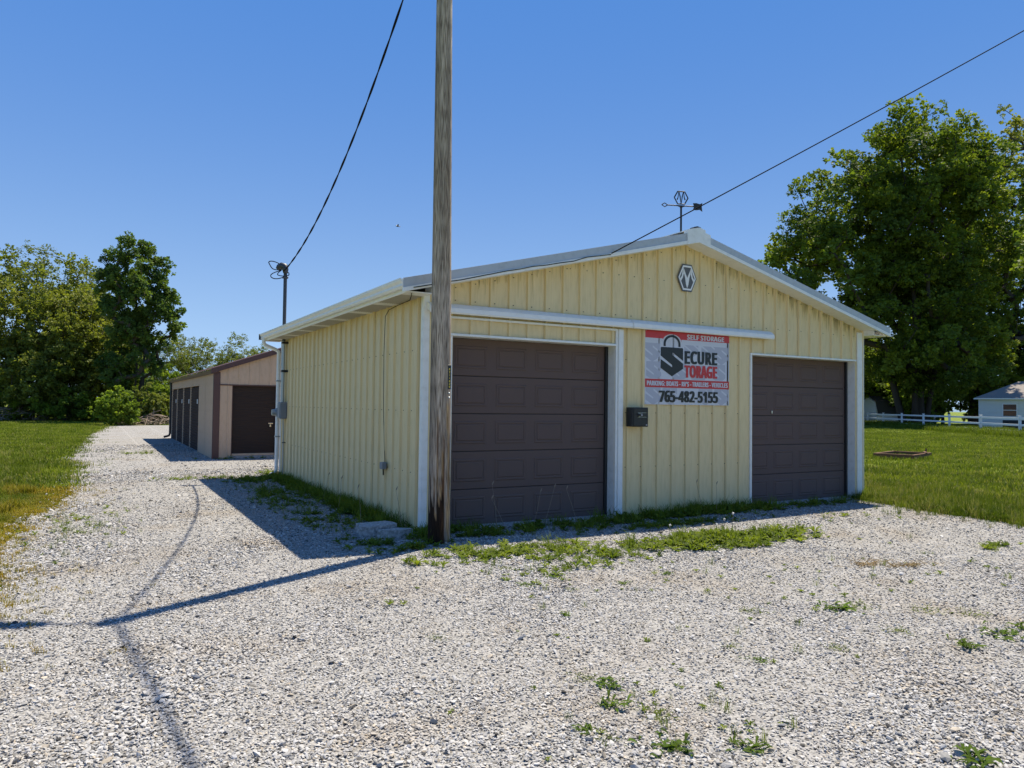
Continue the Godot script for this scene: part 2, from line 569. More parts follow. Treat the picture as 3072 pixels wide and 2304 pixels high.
func main_building() -> void:
	var b := thing("storage_building", "cream ribbed-metal storage building with two brown overhead doors and white trim", "building")
	var cream: Material = mats.cream_steel
	var white: Material = mats.white_trim
	var gable := func(x: float) -> float: return soffit_y(x) + 0.02
	# door openings: u from, to, y from, to
	var d1 := [0.40, 3.18, -1.0, 2.60]
	var d2 := [6.16, 9.02, -1.0, 2.60]
	ribbed_wall(b, Vector3(0, 0, 0), Vector3(1, 0, 0), Vector3(0, 0, 1), W, 0.0775, G - 0.05, gable, [d1, d2], cream, [RIDGE])
	var eave := func(_x: float) -> float: return 3.13
	ribbed_wall(b, Vector3(0, 0, 0), Vector3(0, 0, -1), Vector3(-1, 0, 0), L, 0.195, G - 0.05, eave, [], cream, [])
	ribbed_wall(b, Vector3(W, 0, 0), Vector3(0, 0, -1), Vector3(1, 0, 0), L, 0.195, G - 0.05, eave, [], cream, [])
	ribbed_wall(b, Vector3(0, 0, -L), Vector3(1, 0, 0), Vector3(0, 0, -1), W, 0.0775, G - 0.05, gable, [], cream, [RIDGE])
	# reveals of the two openings and what closes them behind the doors
	for d in [d1, d2]:
		bar(b, "door_jamb", white, Vector3(d[1], G - 0.05, -0.30), Vector3(d[1] + 0.02, 2.62, -0.004), 0.003)
		bar(b, "door_jamb", white, Vector3(d[0] - 0.02, G - 0.05, -0.30), Vector3(d[0], 2.62, -0.004), 0.003)
		bar(b, "door_head", white, Vector3(d[0], 2.60, -0.30), Vector3(d[1], 2.62, -0.004), 0.003)
		bar(b, "door_stop", mats.black_plastic, Vector3(d[1] - 0.045, G, -0.205), Vector3(d[1] - 0.001, 2.598, -0.16), 0.004)
		door_sections(b, d[0] + 0.01, d[1] - 0.01, -0.06, -0.21, mats.door_brown)
		bar(b, "threshold", mats.concrete, Vector3(d[0], G - 0.08, -0.35), Vector3(d[1], G + 0.012, 0.10), 0.01)
	bar(b, "door_lock", mats.chrome, Vector3(6.909, 1.571, -0.209), Vector3(6.933, 1.631, -0.185), 0.006)
	# trim round door one: header strip below the track, side board
	bar(b, "head_trim", white, Vector3(0.10, 2.835, 0.022), Vector3(3.19, 2.868, 0.045))
	bar(b, "head_trim", white, Vector3(0.10, 2.598, 0.022), Vector3(3.19, 2.632, 0.05))
	bar(b, "side_trim", white, Vector3(3.182, G - 0.05, -0.002), Vector3(3.222, 2.868, 0.03))
	bar(b, "side_trim", white, Vector3(3.224, G - 0.05, 0.0), Vector3(3.318, 2.868, 0.05), 0.008)
	bar(b, "side_trim", white, Vector3(0.30, G - 0.05, 0.0), Vector3(0.398, 2.60, 0.04), 0.008)
	# trim round door two
	bar(b, "head_trim", white, Vector3(6.12, 2.598, 0.0), Vector3(9.02, 2.632, 0.035))
	bar(b, "side_trim", white, Vector3(6.12, G - 0.05, 0.0), Vector3(6.158, 2.597, 0.035))
	# corner trims
	bar(b, "corner_trim", white, Vector3(-0.028, G - 0.05, 0.0), Vector3(0.11, 3.16, 0.028), 0.006)
	bar(b, "corner_trim", white, Vector3(-0.028, G - 0.05, -0.07), Vector3(-0.002, 3.12, -0.001), 0.006)
	bar(b, "corner_trim", white, Vector3(9.06, G - 0.05, 0.0), Vector3(W + 0.03, 3.17, 0.028), 0.006)
	bar(b, "corner_trim", white, Vector3(W + 0.002, G - 0.05, -0.12), Vector3(W + 0.028, 3.12, -0.001), 0.006)
	bar(b, "corner_trim", white, Vector3(-0.028, G - 0.05, -L - 0.028), Vector3(-0.002, 3.12, -L + 0.10), 0.006)
	# sliding-door track cover in two lengths
	for seg in [[0.02, 3.435], [3.445, 6.60]]:
		var s := st()
		var prof := PackedVector2Array([Vector2(0.024, 3.035), Vector2(0.075, 3.015), Vector2(0.135, 2.965), Vector2(0.140, 2.905), Vector2(0.128, 2.885), Vector2(0.120, 2.905), Vector2(0.024, 2.935)])
		prism(s, prof, Transform3D(Basis(Vector3(0, 0, 1), Vector3(0, 1, 0), Vector3(1, 0, 0)), Vector3(seg[0], 0, 0)), seg[1] - seg[0])
		put(s, "track_cover", white, b)
	bar(b, "track_rail", mats.galvanised, Vector3(0.05, 2.89, 0.05), Vector3(6.55, 2.925, 0.09), 0.006)
	roof(b)
	# fastener rows on the two visible walls
	var scr := SphereMesh.new()
	scr.radius = 0.011
	scr.height = 0.014
	scr.radial_segments = 6
	scr.rings = 3
	scr.material = mats.screw
	var xf := []
	for y in [0.72, 1.57, 2.40]:
		var zz := -0.10
		while zz > -L:
			xf.append(Transform3D(Basis(), Vector3(-0.003, y, zz)))
			zz -= RIB
		var x := 3.40
		while x < 6.1:
			if not (y > 1.65 and x > 3.7 and x < 5.65):
				xf.append(Transform3D(Basis(), Vector3(x, y, 0.003)))
			x += RIB
	var xx := 0.14
	while xx < W:
		if xx > 0.2 and xx < 9.0:
			xf.append(Transform3D(Basis(), Vector3(xx, 3.09, 0.003)))
			if absf(xx - RIDGE) < 3.0:
				xf.append(Transform3D(Basis(), Vector3(xx + 0.06, 3.72, 0.003)))
			xf.append(Transform3D(Basis(), Vector3(xx, soffit_y(xx) - 0.05, 0.003)))
		xx += RIB
	# mildew: narrow dark runs on the gable below the rake
	var rm := RandomNumberGenerator.new()
	rm.seed = 8
	var sm := st()
	for i in 420:
		var x := lerpf(0.3, 9.0, rm.randf()) if i % 3 == 0 else 9.0 - 3.8 * pow(rm.randf(), 1.3)
		if fposmod(x - 0.0775 + 0.04, RIB) < 0.08:
			continue
		var y := soffit_y(x) - 0.004
		var ln := 0.05 + 0.40 * rm.randf() * rm.randf()
		var wd := rm.randf_range(0.004, 0.014)
		quad(sm, Vector3(x - wd, y - 0.002, 0.0064), Vector3(x + wd, y - 0.002, 0.0064), Vector3(x + wd * 0.3, y - ln, 0.0064), Vector3(x - wd * 0.4, y - ln * 0.9, 0.0064))
	put(sm, "mildew", mats.mildew, b).set_meta("kind", "stuff")
	var sc := multi("fasteners", scr, xf, PackedColorArray(), b)
	sc.set_meta("kind", "stuff")

func roof(b: Node3D) -> void:
	var white: Material = mats.white_trim
	var slope := Vector2(1, PITCH).normalized()
	# two ribbed roof slopes
	for side in [-1.0, 1.0]:
		var s := st()
		var z := 0.285
		var prof := []
		while z > -L - 0.30:
			for p in [[0.0, 0.0], [-0.128, 0.0], [-0.14, 0.022], [-0.165, 0.022], [-0.177, 0.0]]:
				prof.append([z + p[0], p[1]])
			z -= RIB
		var run := RIDGE + 0.36
		var ytop := 4.345 + 0.165
		for i in prof.size() - 1:
			var za: float = prof[i][0]
			var zb: float = prof[i + 1][0]
			if zb < -L - 0.3:
				break
			var a := Vector3(RIDGE, ytop + prof[i][1], za)
			var c := Vector3(RIDGE, ytop + prof[i + 1][1], zb)
			var d := Vector3(RIDGE + side * run, ytop - PITCH * run + prof[i + 1][1], zb)
			var e := Vector3(RIDGE + side * run, ytop - PITCH * run + prof[i][1], za)
			quad(s, a, c, d, e)
		put(s, "roof_slope", mats.roof_steel, b)
		# rake trims, front and back
		for zz in [0.0, -L - 0.3]:
			var poly := PackedVector2Array()
			var x0: float = RIDGE + side * 0.24
			var x1: float = RIDGE + side * (RIDGE + 0.43)
			s = st()
			poly = PackedVector2Array([Vector2(x0, soffit_y(x0) + 0.052), Vector2(x1, soffit_y(x1) + 0.052), Vector2(x1, soffit_y(x1) + 0.172), Vector2(x0, soffit_y(x0) + 0.172)])
			prism(s, poly, Transform3D(Basis(), Vector3(0, 0, zz + 0.27)), 0.036)
			put(s, "rake_trim", mats.weathered_trim, b)
			s = st()
			poly = PackedVector2Array([Vector2(x0, soffit_y(x0) - 0.004), Vector2(x1, soffit_y(x1) - 0.004), Vector2(x1, soffit_y(x1) + 0.05), Vector2(x0, soffit_y(x0) + 0.05)])
			prism(s, poly, Transform3D(Basis(), Vector3(0, 0, zz + 0.262)), 0.062)
			put(s, "rake_lip", white, b)
		# soffit boards under the front rake
		var k := 0
		var x := 0.0
		while x < RIDGE - 0.01:
			var xa: float = RIDGE + side * (x + 0.002)
			var xb: float = RIDGE + side * minf(x + RIB - 0.002, RIDGE - 0.002)
			s = st()
			var pa := PackedVector2Array([Vector2(xa, soffit_y(xa)), Vector2(xb, soffit_y(xb)), Vector2(xb, soffit_y(xb) + 0.012), Vector2(xa, soffit_y(xa) + 0.012)])
			prism(s, pa, Transform3D(Basis(), Vector3(0, 0, 0.001)), 0.259)
			put(s, "soffit_board", white, b)
			x += RIB
			k += 1
		# soffit under the eave: long vented lengths between plain boards
		var zc := 0.0
		var e0 := -0.37 if side < 0 else W + 0.002
		var e1 := -0.002 if side < 0 else W + 0.37
		bar(b, "soffit_board", white, Vector3(e0, 3.104, 0.003), Vector3(e1, 3.118, 0.26), 0.002)
		bar(b, "soffit_return", white, Vector3(-0.012 if side < 0 else W, 3.106, 0.03), Vector3(0.0 if side < 0 else W + 0.012, 3.21, 0.26), 0.002)
		while zc > -L - 0.2:
			var zn := maxf(zc - 0.93, -L - 0.25)
			bar(b, "soffit_vent", mats.vent, Vector3(e0, 3.108, zn), Vector3(e1, 3.118, zc), 0.002)
			# slots of the vented soffit
			if side < 0:
				s = st()
				var xs := -0.35
				while xs < -0.03:
					span(s, Vector3(xs, 3.103, zn + 0.01), Vector3(xs + 0.018, 3.1075, zc - 0.01))
					xs += 0.036
				put(s, "soffit_slats", mats.vent, b)
			bar(b, "soffit_board", white, Vector3(e0, 3.104, maxf(zn - 0.24, -L - 0.28)), Vector3(e1, 3.118, zn - 0.003), 0.002)
			zc = zn - 0.243
		# fascia board and gutter along the eave
		var fx := -0.372 if side < 0 else W + 0.372
		bar(b, "fascia", white, Vector3(minf(fx, fx - 0.02 * side), 3.098, -L - 0.28), Vector3(maxf(fx, fx - 0.02 * side), 3.20, 0.26), 0.003)
		s = st()
		var gp := PackedVector2Array()
		for p in [[0.0, 0.0], [0.055, 0.0], [0.075, 0.03], [0.068, 0.06], [0.095, 0.095], [0.10, 0.125], [0.088, 0.125], [0.088, 0.115], [0.01, 0.115], [0.0, 0.125]]:
			gp.append(Vector2(fx + side * p[0] + side * 0.002, 3.142 + p[1]))
		prism(s, gp, Transform3D(Basis(), Vector3(0, 0, -L - 0.30)), L + 0.60)
		put(s, "gutter", white, b)
		if side < 0:
			bar(b, "gutter_end_cap", mats.dark_pipe, Vector3(fx - 0.115, 3.135, -L - 0.315), Vector3(fx + 0.0, 3.275, -L - 0.302), 0.004)
	# ridge cap and its white end piece
	var s3 := st()
	var cap := PackedVector2Array([Vector2(-0.24, -0.045), Vector2(0, 0.02), Vector2(0.24, -0.045), Vector2(0.24, -0.06), Vector2(0, 0.004), Vector2(-0.24, -0.06)])
	prism(s3, cap, Transform3D(Basis(), Vector3(RIDGE, 4.345 + 0.215, -L - 0.29)), L + 0.5)
	put(s3, "ridge_cap", white, b)
	s3 = st()
	var endp := PackedVector2Array([Vector2(-0.245, soffit_y(RIDGE - 0.245) - 0.012), Vector2(0.0, 4.345 - 0.012), Vector2(0.245, soffit_y(RIDGE + 0.245) - 0.012), Vector2(0.245, 4.475), Vector2(0.13, 4.505), Vector2(0.13, 4.545), Vector2(0.0, 4.575), Vector2(-0.13, 4.545), Vector2(-0.245, 4.515)])
	prism(s3, endp, Transform3D(Basis(), Vector3(RIDGE, 0, 0.24)), 0.095)
	put(s3, "ridge_end_cap", white, b)
	s3 = st()
	var lump := PackedVector2Array([Vector2(-0.09, 0.0), Vector2(-0.06, 0.03), Vector2(0.0, 0.045), Vector2(0.06, 0.035), Vector2(0.11, 0.0)])
	prism(s3, lump, Transform3D(Basis(), Vector3(RIDGE + 0.02, 4.568, 0.17)), 0.10)
	put(s3, "closure_strip", mats.black_plastic, b)
	# downspout at the back corner, with straps
	s3 = st()
	var dx := -0.09
	var dz := -L + 0.02
	tube(s3, [Vector3(-0.425, 3.15, dz - 0.05), Vector3(-0.425, 3.05, dz - 0.05), Vector3(-0.38, 2.99, dz - 0.04), Vector3(-0.16, 2.90, dz), Vector3(dx, 2.85, dz), Vector3(dx, 2.75, dz), Vector3(dx, 0.10, dz), Vector3(dx - 0.02, 0.02, dz), Vector3(dx - 0.14, -0.02, dz)], [0.042], 8)
	put(s3, "downspout", white, b)
	for y in [0.85, 2.15]:
		bar(b, "strap", mats.galvanised, Vector3(dx - 0.05, y, dz - 0.048), Vector3(-0.004, y + 0.03, dz + 0.048), 0.003)

# ------------------------------------------------------------------ second building
func tan_shed() -> void:
	var b := thing("storage_shed", "tan ribbed-metal storage shed with maroon roof behind the cream building", "building")
	var tan: Material = mats.tan_steel
	var x0 := -0.74
	var x1 := 5.36
	var zf := -14.3
	var zb := -28.05
	var mid := (x0 + x1) * 0.5
	var gable := func(u: float) -> float: return 2.55 + 0.352 * (mid - x0 - absf(x0 + u - mid))
	# front: roll-up door opening
	ribbed_wall(b, Vector3(x0, 0, zf), Vector3(1, 0, 0), Vector3(0, 0, 1), x1 - x0, 0.40, G - 0.05, gable, [[0.53, 1.79, -1.0, 2.15]], tan, [mid - x0], "wall_panel", 0.05, 0.018)
	var flat := func(_u: float) -> float: return 2.56
	var holes := []
	var zs := [3.51, 6.14, 8.70, 11.27, 13.60]
	for i in 4:
		holes.append([zs[i] + 0.03, zs[i + 1] - 0.03, -1.0, 2.20])
	ribbed_wall(b, Vector3(x0, 0, zf), Vector3(0, 0, -1), Vector3(-1, 0, 0), zf - zb, 0.12, G - 0.05, flat, holes, tan, [], "wall_panel", 0.05, 0.018, 0.2286, 4)
	ribbed_wall(b, Vector3(x1, 0, zf), Vector3(0, 0, -1), Vector3(1, 0, 0), zf - zb, 0.12, G - 0.05, flat, [], tan, [], "wall_panel", 0.05, 0.018)
	ribbed_wall(b, Vector3(x0, 0, zb), Vector3(1, 0, 0), Vector3(0, 0, -1), x1 - x0, 0.12, G - 0.05, gable, [], tan, [mid - x0], "wall_panel", 0.05, 0.018)
	# roof and its maroon edges
	for side in [-1.0, 1.0]:
		var s := st()
		var e: float = mid + side * (mid - x0 + 0.10)
		var ye := 2.62 - 0.035
		var yr := ye + 0.352 * (mid - x0 + 0.10)
		var z := zf + 0.10
		while z > zb - 0.1:
			for p in [[0.0, -0.10, 0.0, 0.0], [-0.10, -0.115, 0.0, 0.02], [-0.115, -0.14, 0.02, 0.02], [-0.14, -0.155, 0.02, 0.0], [-0.155, -0.2286, 0.0, 0.0]]:
				quad(s, Vector3(mid, yr + p[2] + 0.05, z + p[0]), Vector3(mid, yr + p[3] + 0.05, z + p[1]), Vector3(e, ye + p[3] + 0.05, z + p[1]), Vector3(e, ye + p[2] + 0.05, z + p[0]))
			z -= 0.2286
		put(s, "roof_slope", mats.brown_roof, b)
		s = st()
		var poly := PackedVector2Array([Vector2(mid, yr - 0.09), Vector2(e, ye - 0.09), Vector2(e, ye + 0.06), Vector2(mid, yr + 0.06)])
		prism(s, poly, Transform3D(Basis(), Vector3(0, 0, zf + 0.022)), 0.09)
		put(s, "rake_trim", mats.brown_trim, b)
		# eave gutter
		s = st()
		var gp := PackedVector2Array()
		for p in [[0.0, 0.0], [0.06, 0.0], [0.08, 0.05], [0.10, 0.10], [0.0, 0.10]]:
			gp.append(Vector2(e - side * 0.08 + side * p[0], 2.50 + p[1]))
		prism(s, gp, Transform3D(Basis(), Vector3(0, 0, zb - 0.12)), zf - zb + 0.13)
		put(s, "gutter", mats.brown_trim, b)
	bar(b, "corner_trim", mats.brown_trim, Vector3(x0 - 0.025, G - 0.05, zf + 0.001), Vector3(x0 + 0.165, 2.56, zf + 0.03), 0.006)
	bar(b, "corner_trim", mats.brown_trim, Vector3(x0 - 0.025, G - 0.05, zf - 0.06), Vector3(x0 - 0.002, 2.50, zf), 0.006)
	bar(b, "belt_trim", mats.brown_trim, Vector3(x0 + 0.17, 2.15, zf + 0.002), Vector3(2.6, 2.185, zf + 0.03), 0.004)
	# roll-up door with its curtain of narrow slats
	var r := part("roll_up_door", b)
	var dx0 := x0 + 0.53
	var dx1 := x0 + 1.79
	var s2 := st()
	var y := 0.10
	while y < 2.14:
		var ring := [[0.0, 0.0], [0.010, 0.010], [0.030, 0.010], [0.040, 0.0], [0.048, 0.0]]
		for i in ring.size() - 1:
			quad(s2, Vector3(dx0, y + ring[i][0], zf - 0.06 + ring[i][1]), Vector3(dx0, y + ring[i + 1][0], zf - 0.06 + ring[i + 1][1]), Vector3(dx1, y + ring[i + 1][0], zf - 0.06 + ring[i + 1][1]), Vector3(dx1, y + ring[i][0], zf - 0.06 + ring[i][1]))
		y += 0.048
	put(s2, "curtain", mats.roll_door, r)
	bar(r, "bottom_bar", mats.tan_steel, Vector3(dx0, 0.03, zf - 0.065), Vector3(dx1, 0.10, zf - 0.03), 0.005)
	bar(r, "latch", mats.chrome, Vector3(dx1 - 0.20, 0.99, zf - 0.05), Vector3(dx1 - 0.06, 1.03, zf - 0.02), 0.005)
	bar(r, "padlock", mats.chrome, Vector3(dx1 - 0.16, 0.90, zf - 0.045), Vector3(dx1 - 0.11, 0.985, zf - 0.015), 0.008)
	bar(b, "door_jamb", mats.brown_trim, Vector3(dx1 - 0.001, G, zf - 0.08), Vector3(dx1 + 0.05, 2.148, zf + 0.012), 0.004)
	bar(b, "door_jamb", mats.brown_trim, Vector3(dx0 - 0.02, G, zf - 0.08), Vector3(dx0 + 0.001, 2.148, zf + 0.012), 0.004)
	bar(b, "door_sill", mats.concrete, Vector3(dx0 - 0.1, G - 0.05, zf - 0.15), Vector3(dx1 + 0.1, 0.028, zf + 0.06), 0.01)
	# unit doors along the side
	for i in 4:
		var za: float = zf - zs[i] - 0.03
		var zc: float = zf - zs[i + 1] + 0.03
		var d := part("unit_door", b)
		var s3 := st()
		var yy := 0.0
		while yy < 2.19:
			var ring := [[0.0, 0.0], [0.02, 0.012], [0.06, 0.012], [0.08, 0.0], [0.1, 0.0]]
			for k in ring.size() - 1:
				quad(s3, Vector3(x0 + 0.03 - ring[k][1], yy + ring[k][0] + G, za), Vector3(x0 + 0.03 - ring[k + 1][1], yy + ring[k + 1][0] + G, za), Vector3(x0 + 0.03 - ring[k + 1][1], yy + ring[k + 1][0] + G, zc), Vector3(x0 + 0.03 - ring[k][1], yy + ring[k][0] + G, zc))
			yy += 0.1
		put(s3, "curtain", mats.roll_door, d)
		bar(d, "number_plate", mats.sign_white, Vector3(x0 + 0.006, 1.58, za - 0.75), Vector3(x0 + 0.014, 1.74, za - 0.50), 0.002)
		bar(b, "unit_jamb", mats.tan_steel, Vector3(x0 - 0.012, G - 0.03, zc - 0.059), Vector3(x0 + 0.06, 2.20, zc - 0.001), 0.004)
		bar(b, "unit_head", mats.tan_steel, Vector3(x0 - 0.018, 2.20, zc), Vector3(x0 + 0.06, 2.225, za), 0.004)
	# black downspout at the far corner
	var s4 := st()
	tube(s4, [Vector3(x0 - 0.08, 2.5, zb + 0.12), Vector3(x0 - 0.06, 2.3, zb + 0.12), Vector3(x0 - 0.06, 0.2, zb + 0.12), Vector3(x0 - 0.10, 0.08, zb + 0.12), Vector3(x0 - 0.32, 0.02, zb + 0.12)], [0.05], 8)
	put(s4, "downspout", mats.black_metal, b)

# ------------------------------------------------------------------ pole and wires
func utility_pole() -> void:
	var b := thing("utility_pole", "weathered grey wooden utility pole with dark stained foot beside the cream building", "utility pole", Vector3(-0.075, G, 0.74))
	var s := st()
	s.set_smooth_group(0)
	var hgt := 8.72
	var rows := 110
	var sides := 40
	var ring := []
	for j in rows + 1:
		var y := -0.3 + (hgt + 0.3) * j / rows
		var rr := lerpf(0.136, 0.088, clampf(y / hgt, 0.0, 1.0))
		var r := []
		for k in sides:
			var a := TAU * k / sides
			# checks run with the grain; the trunk is never quite round
			var chk := noise.get_noise_3d(cos(a) * 260.0, y * 9.0, sin(a) * 260.0)
			var q := rr * (1.0 + 0.02 * sin(a * 2.0 + y * 0.3)) - maxf(0.0, chk - 0.12) * 0.022
			r.append(Vector3(cos(a) * q - 0.006 * y, y, sin(a) * q))
		ring.append(r)
	for j in rows:
		for k in sides:
			var k2 := (k + 1) % sides
			for p in [ring[j][k], ring[j + 1][k], ring[j + 1][k2], ring[j][k], ring[j + 1][k2], ring[j][k2]]:
				s.set_color(pole_colour(p))
				s.add_vertex(p)
	put(s, "shaft", mats.pole_wood, b)
	# number tag and its nails
	var plate := part("number_tag", b)
	var rad := 0.136 * 0.92
	var ang := 1.02
	plate.position = Vector3(cos(ang) * rad - 0.012, 0, sin(ang) * rad)
	plate.rotation.y = PI / 2 - ang - 0.45
	bar(plate, "plate", mats.sign_black, Vector3(-0.023, 1.89, 0.008), Vector3(0.023, 2.19, 0.014), 0.003)
	var y2 := 2.135
	for ch in ["P", "T", "I", "-", "4", "2", "9"]:
		if ch != "-":
			text(ch, 0.027, 0.020 if ch != "I" else 0.006, Vector3(0, y2, 0.0155), mats.tag_yellow, plate, "lettering")
		else:
			bar(plate, "lettering", mats.tag_yellow, Vector3(-0.008, y2 - 0.004, 0.0142), Vector3(0.008, y2 + 0.004, 0.0165), 0.001)
		y2 -= 0.036
	for yy in [1.84, 1.785]:
		bar(plate, "nail_head", mats.galvanised, Vector3(-0.012, yy - 0.012, 0.002), Vector3(0.012, yy + 0.012, 0.018), 0.006)
	# yard lamp on its short arm, above the frame: its shadow lies on the drive
	var top := Vector3(-0.05, hgt - 0.12, 0)
	s = st()
	tube(s, [top, top + Vector3(-0.25, 0.06, -0.09), top + Vector3(-0.45, 0.05, -0.17)], [0.022], 8)
	put(s, "lamp_arm", mats.galvanised, b)
	s = st()
	tube(s, [top + Vector3(-0.40, 0.05, -0.15), top + Vector3(-0.50, 0.07, -0.19), top + Vector3(-0.75, 0.06, -0.28), top + Vector3(-0.95, 0.0, -0.35)], [0.05, 0.09, 0.11, 0.05], 10)
	put(s, "lamp_housing", mats.grey_box, b)
	s = st()
	tube(s, [top + Vector3(0.10, -0.10, 0.10), top + Vector3(-0.10, -0.10, -0.12)], [0.03], 8)
	put(s, "insulator", mats.grey_box, b)

func pole_colour(p: Vector3) -> Color:
	var c := Color(0.60, 0.50, 0.40)
	var n := noise.get_noise_3d(p.x * 900.0, p.y * 26.0, p.z * 900.0)
	var n2 := noise.get_noise_3d(p.x * 1500.0 + 90.0, p.y * 34.0, p.z * 1500.0)
	var n3 := noise.get_noise_3d(p.x * 700.0 - 50.0, p.y * 60.0, p.z * 700.0)
	c = c * (1.0 + n2 * 0.9)
	c = c.lerp(Color(0.52, 0.41, 0.30), clampf(n * 2.4, 0.0, 0.8))
	# tan sapwood shows in long slivers low down where the grey skin has split off
	if p.y < 1.7 and n2 + n > -0.12 + p.y * 0.20:
		c = Color(0.60, 0.40, 0.21) * (1.0 + n3)
	# black-brown preservative bleeding: ragged tongues, mostly on the side away from the door
	var side := clampf(-(p.x * 0.913 + p.z * 0.407) * 8.0, -1.0, 1.0)
	if p.y < 0.16 + n * 1.9 + n2 * 1.5 + side * 0.50:
		c = Color(0.035, 0.022, 0.015).lerp(Color(0.13, 0.065, 0.03), clampf(n3 * 3.0, 0.0, 0.8))
	elif p.y < 1.45 + n * 0.8 and n2 + side * 0.06 > 0.10:
		c = Color(0.19, 0.10, 0.05)
	return c

func sagging(a: Vector3, b: Vector3, sag: float, n: int) -> Array:
	var p := []
	for i in n + 1:
		var t := float(i) / n
		p.append(a.lerp(b, t) - Vector3(0, sag * 4.0 * t * (1.0 - t), 0))
	return p

func wires() -> void:
	# twisted service drop from the pole to the mast
	var a := Vector3(-0.14, 4.66, -8.02)
	var b := Vector3(-0.13, 8.45, 0.72)
	var line := sagging(a, b, 0.75, 120)
	var d := thing("service_drop", "black twisted service cable running from the pole to the roof mast", "cable")
	for k in 2:
		var pts := []
		for i in line.size():
			var ph := i * 0.45 + k * PI
			pts.append(line[i] + Vector3(cos(ph), sin(ph), 0) * 0.008)
		var s := st()
		tube(s, pts, [0.010], 6)
		put(s, "conductor", mats.cable, d)
	# the pole's own feed, coming from the street
	var f := thing("street_feed", "black cable running from the pole top out over the drive", "cable")
	for k in 2:
		var pts := sagging(Vector3(-0.13, 8.55 - 0.08 * k, 0.72), Vector3(1.6, 8.0 - 0.08 * k, 34.0), 0.8, 40)
		var s := st()
		tube(s, pts, [0.012], 5)
		put(s, "conductor", mats.cable, f)
	# telephone line to the gable
	var p := thing("telephone_line", "thin black telephone wire slanting down to the gable trim", "wire")
	var at := Vector3(2.84, 3.95, 0.345)
	var far := Vector3(9.25, 8.02, 2.92)
	var s3 := st()
	tube(s3, sagging(at, at + (far - at) * 2.3, 0.12, 30), [0.009], 6)
	put(s3, "drop_wire", mats.cable, p)
	# and along the rake to the eave, then down the side wall to a box
	var c := thing("wall_cable", "thin black cable along the gable trim and down the cream side wall", "cable")
	var pts2 := []
	for i in 15:
		var x := lerpf(2.84, -0.30, i / 14.0)
		pts2.append(Vector3(x, soffit_y(x) + 0.030 + noise.get_noise_1d(i * 90.0) * 0.03, 0.332))
	s3 = st()
	tube(s3, pts2, [0.006], 5)
	put(s3, "rake_run", mats.cable, c)
	s3 = st()
	tube(s3, [Vector3(-0.30, 3.09, 0.26), Vector3(-0.22, 3.085, 0.05), Vector3(-0.10, 3.08, -0.30), Vector3(-0.045, 3.085, -0.9), Vector3(-0.035, 3.06, -1.30), Vector3(-0.032, 2.98, -1.46), Vector3(-0.030, 2.4, -1.50), Vector3(-0.032, 1.6, -1.47), Vector3(-0.030, 0.95, -1.40), Vector3(-0.030, 0.78, -1.37)], [0.005], 6)
	put(s3, "wall_run", mats.cable, c)

